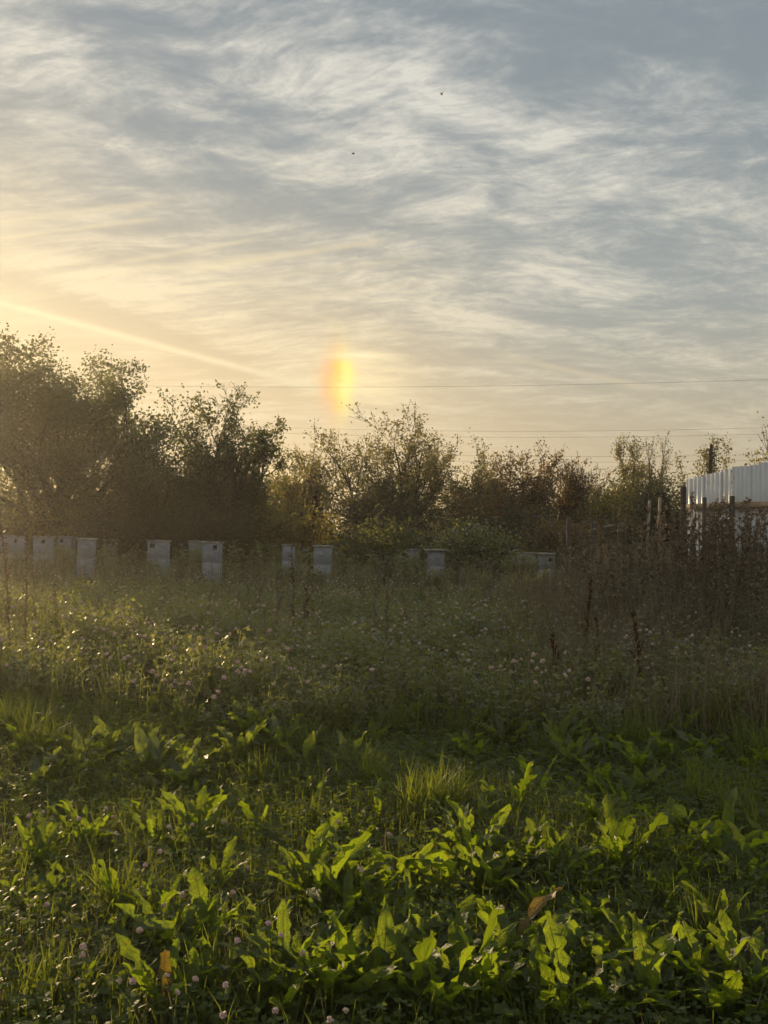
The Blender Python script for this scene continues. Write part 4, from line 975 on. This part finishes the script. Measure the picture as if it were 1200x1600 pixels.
# ------------------------------------------------------------------ dry weeds, dock seed stalks, insects
def stalk_mesh(rng, H, n_seed, seed_from, width, sl):
    """stem segments and seed quads of an upright weed"""
    ts = np.linspace(0, 1, 7); b = rng.normal(0, 0.05, 2)
    P = np.stack([b[0] * ts ** 2 * H, b[1] * ts ** 2 * H, ts * H], 1)
    V, F = tubes(P[:-1], P[1:], np.linspace(0.006, 0.003, 6), np.linspace(0.0055, 0.0022, 6), 4)
    nb = max(6, int(16 * (1 - seed_from) * max(H, 0.8)))
    bt = seed_from + (1 - seed_from) * (np.arange(nb) + rng.uniform(0, 0.9, nb)) / nb          # where the branchlets leave the stem
    ba = rng.uniform(0, 2 * np.pi, nb); bl = width * 3.2 * rng.uniform(0.5, 1.2, nb) * np.clip(1.15 - (bt - seed_from) / (1 - seed_from), 0.25, 1)
    out = rng.uniform(0.25, 0.6, nb)
    B0 = np.stack([b[0] * bt ** 2 * H, b[1] * bt ** 2 * H, bt * H], 1)
    B1 = B0 + np.stack([np.cos(ba) * np.sin(out), np.sin(ba) * np.sin(out), np.cos(out)], 1) * bl[:, None]
    Vb, Fb = tubes(B0, B1, 0.0022, 0.0012, 3); F = [F, Fb + len(V)]; V = np.concatenate([V, Vb])
    j = rng.integers(0, nb, n_seed); f = rng.uniform(0.1, 1.05, n_seed); a = rng.uniform(0, 2 * np.pi, n_seed)
    Q = B0[j] + (B1 - B0)[j] * f[:, None] + rng.normal(0, width * 0.10, (n_seed, 3))
    m = rng.uniform(0, 1, n_seed) < 0.25; tt = seed_from + (1 - seed_from) * rng.uniform(0, 1, n_seed)
    Q[m] = np.stack([b[0] * tt ** 2 * H, b[1] * tt ** 2 * H, tt * H], 1)[m] + rng.normal(0, width * 0.12, (int(m.sum()), 3))
    L = sl * rng.uniform(0.6, 1.3, n_seed)
    D = np.stack([np.cos(a), np.sin(a), rng.normal(0.6, 0.5, n_seed)], 1)
    V2, F2, t2 = diamonds(Q, D, rand_dir(n_seed, rng), L, L * 0.4, rng.uniform(0, 1, n_seed))
    return (V, F), (V2, F2, t2)
def build_weeds():
    rng = np.random.default_rng(61)
    def weed(nm, X, Y, H, label, cat, group, seeds=220, sfrom=0.4, width=0.05, sl=0.022, seedmat='drystem', stemmat='drystem', lean=0.06, cache=None, n=1):
        (V, F), (V2, F2, t2) = stalk_mesh(rng, H, seeds, sfrom, width, sl) if cache is None else cache
        root = empty(nm, (X, Y, float(gz(X, Y)) - 0.01), rng.uniform(0, 6.28))
        root.rotation_euler = (rng.normal(0, lean), rng.normal(0, lean), rng.uniform(0, 6.28))
        obj('stem', mesh('stem', V, F, M[stemmat], tint=rng.uniform(0.2, 0.8, len(V))), root)
        s = obj('seed_head', mesh('seed_head', V2, F2, M[seedmat], tint=t2), root); s['kind'] = 'stuff'
        return tag(root, label, cat, group)
    dk = 'brown dock seed stalks'
    for px, top, foot, lab in ((915, 900, 1085, 'tall dark red dock seed stalk standing right of the middle'), (1005, 955, 1115, 'dark red dock seed stalk farther right before the dry weeds'),
                               (868, 985, 1120, 'thin dark red dock stalk left of the tall one'), (942, 965, 1080, 'leaning thin red brown dock stalk between the two dark ones')):
        X, Y = spot(px, foot); H = z_at(px, top, Y) - float(gz(X, Y))
        weed('dock_stalk', X, Y, H, lab, 'weed', dk, 420, 0.38, 0.040, 0.017, 'dockseed', 'dockseed', 0.03)
    for px, top, dep, wd, nn, lab in ((22, 795, 9.2, 0.075, 520, 'tall reddish brown feathery weed at the left edge'), (44, 830, 9.6, 0.07, 320, 'shorter reddish weed beside the tall one at the left edge'),
                                  (474, 765, 10.5, 0.055, 420, 'tall brown weed stalk between two hives in the middle'), (462, 800, 10.7, 0.05, 220, 'shorter brown stalk leaning on the tall one in the middle')):
        X = col_at(px, dep); H = z_at(px, top, dep) - float(gz(X, dep))
        weed('feathery_weed', X, dep, H, lab, 'weed', 'tall brown weeds before the hives', nn, 0.22, wd, 0.022, 'dockseed' if px > 300 else 'drystem', 'drystem', 0.02)
    gl = 'dry brown weeds before the white fence'
    proto = [stalk_mesh(rng, 1.0, 150, 0.35, 0.055, 0.024) for _ in range(6)]
    meshes = [(mesh('stem', a[0], a[1], M['drystem'], tint=rng.uniform(0.2, 0.8, len(a[0]))), mesh('seed_head', b[0], b[1], M['drystem'], tint=b[2])) for a, b in proto]
    for i in range(150):
        px = rng.uniform(885, 1215); dep = rng.uniform(11.0, 14.8) if px > 1040 else rng.uniform(11.5, 19.0)
        X = col_at(px, dep); top = 836 + rng.normal(0, 22) - (26 if px > 1060 else 0) + (22 if px < 960 else 0)
        H = z_at(px, top, dep) - float(gz(X, dep)); H = max(0.5, H)
        root = empty('dry_weed', (X, dep, float(gz(X, dep)) - 0.01), 0, 1); root.scale = (1.5, 1.5, H); root.rotation_euler = (rng.normal(0, 0.08), rng.normal(0, 0.08), rng.uniform(0, 6.28))
        a, b = meshes[rng.integers(6)]; obj('stem', a, root); s = obj('seed_head', b, root); s['kind'] = 'stuff'
        tag(root, 'dry brown weed stalk in the tangle before the white fence', 'weed', gl)
    for i in range(60):
        px = rng.uniform(0, 900); dep = rng.uniform(10.0, 19.0); X = col_at(px, dep); H = rng.uniform(0.55, 0.95)
        root = empty('dry_weed', (X, dep, float(gz(X, dep)) - 0.01), 0, 1); root.scale = (0.8, 0.8, H); root.rotation_euler = (rng.normal(0, 0.1), rng.normal(0, 0.1), rng.uniform(0, 6.28))
        a, b = meshes[rng.integers(6)]; obj('stem', a, root); s = obj('seed_head', b, root); s['kind'] = 'stuff'
        tag(root, 'dry brown weed stalk rising singly out of the clover meadow', 'weed', 'single dry stalks in the clover meadow')
    # insects against the sky
    for px, py, dp, lab in ((690, 147, 2.6, 'tiny dark flying insect high against the clouds, upper one'), (552, 240, 3.0, 'tiny dark flying insect against the clouds, lower left one')):
        d = ray(px, py); p = d * (dp / d.y); root = empty('flying_insect', (p.x, p.y, CAM_H + p.z), rng.uniform(0, 6))
        bm = bmesh.new(); bmesh.ops.create_icosphere(bm, subdivisions=2, radius=0.0022); bmesh.ops.scale(bm, vec=(1, 2.2, 1), verts=bm.verts)
        me = bpy.data.meshes.new('body'); bm.to_mesh(me); bm.free(); me.materials.append(M['insect']); obj('body', me, root)
        for s in (-1, 1):
            V, F, t = diamonds(np.array([[0, 0.001, 0.0015]]), np.array([[s * 1.0, -0.5, 0.5]]), np.array([[0, 0.4, 1.0]]), np.array([0.008]), np.array([0.0018]), np.array([0.5]))
            obj('wing', mesh('wing', V, F, M['wing'], tint=t), root)
        tag(root, lab, 'insect', 'insects in the air')
build_weeds()

# ------------------------------------------------------------------ added haze, standing in for the veil of sun glare
def build_haze():
    V, F = box((0, 92, 3.8), (330, 204, 11.0))
    m, nt = new_mat('haze')
    v = nt.nodes.new('ShaderNodeVolumePrincipled'); v.inputs['Color'].default_value = (0.98, 0.94, 0.86, 1)
    v.inputs['Density'].default_value = 0.0011; v.inputs['Anisotropy'].default_value = 0.68
    o = nt.nodes.new('ShaderNodeOutputMaterial'); nt.links.new(v.outputs[0], o.inputs['Volume'])
    tag(obj('haze', mesh('haze', V, F, m)), 'thin haze added over the whole field as a veil of sun glare', 'haze', kind='stuff')
build_haze()
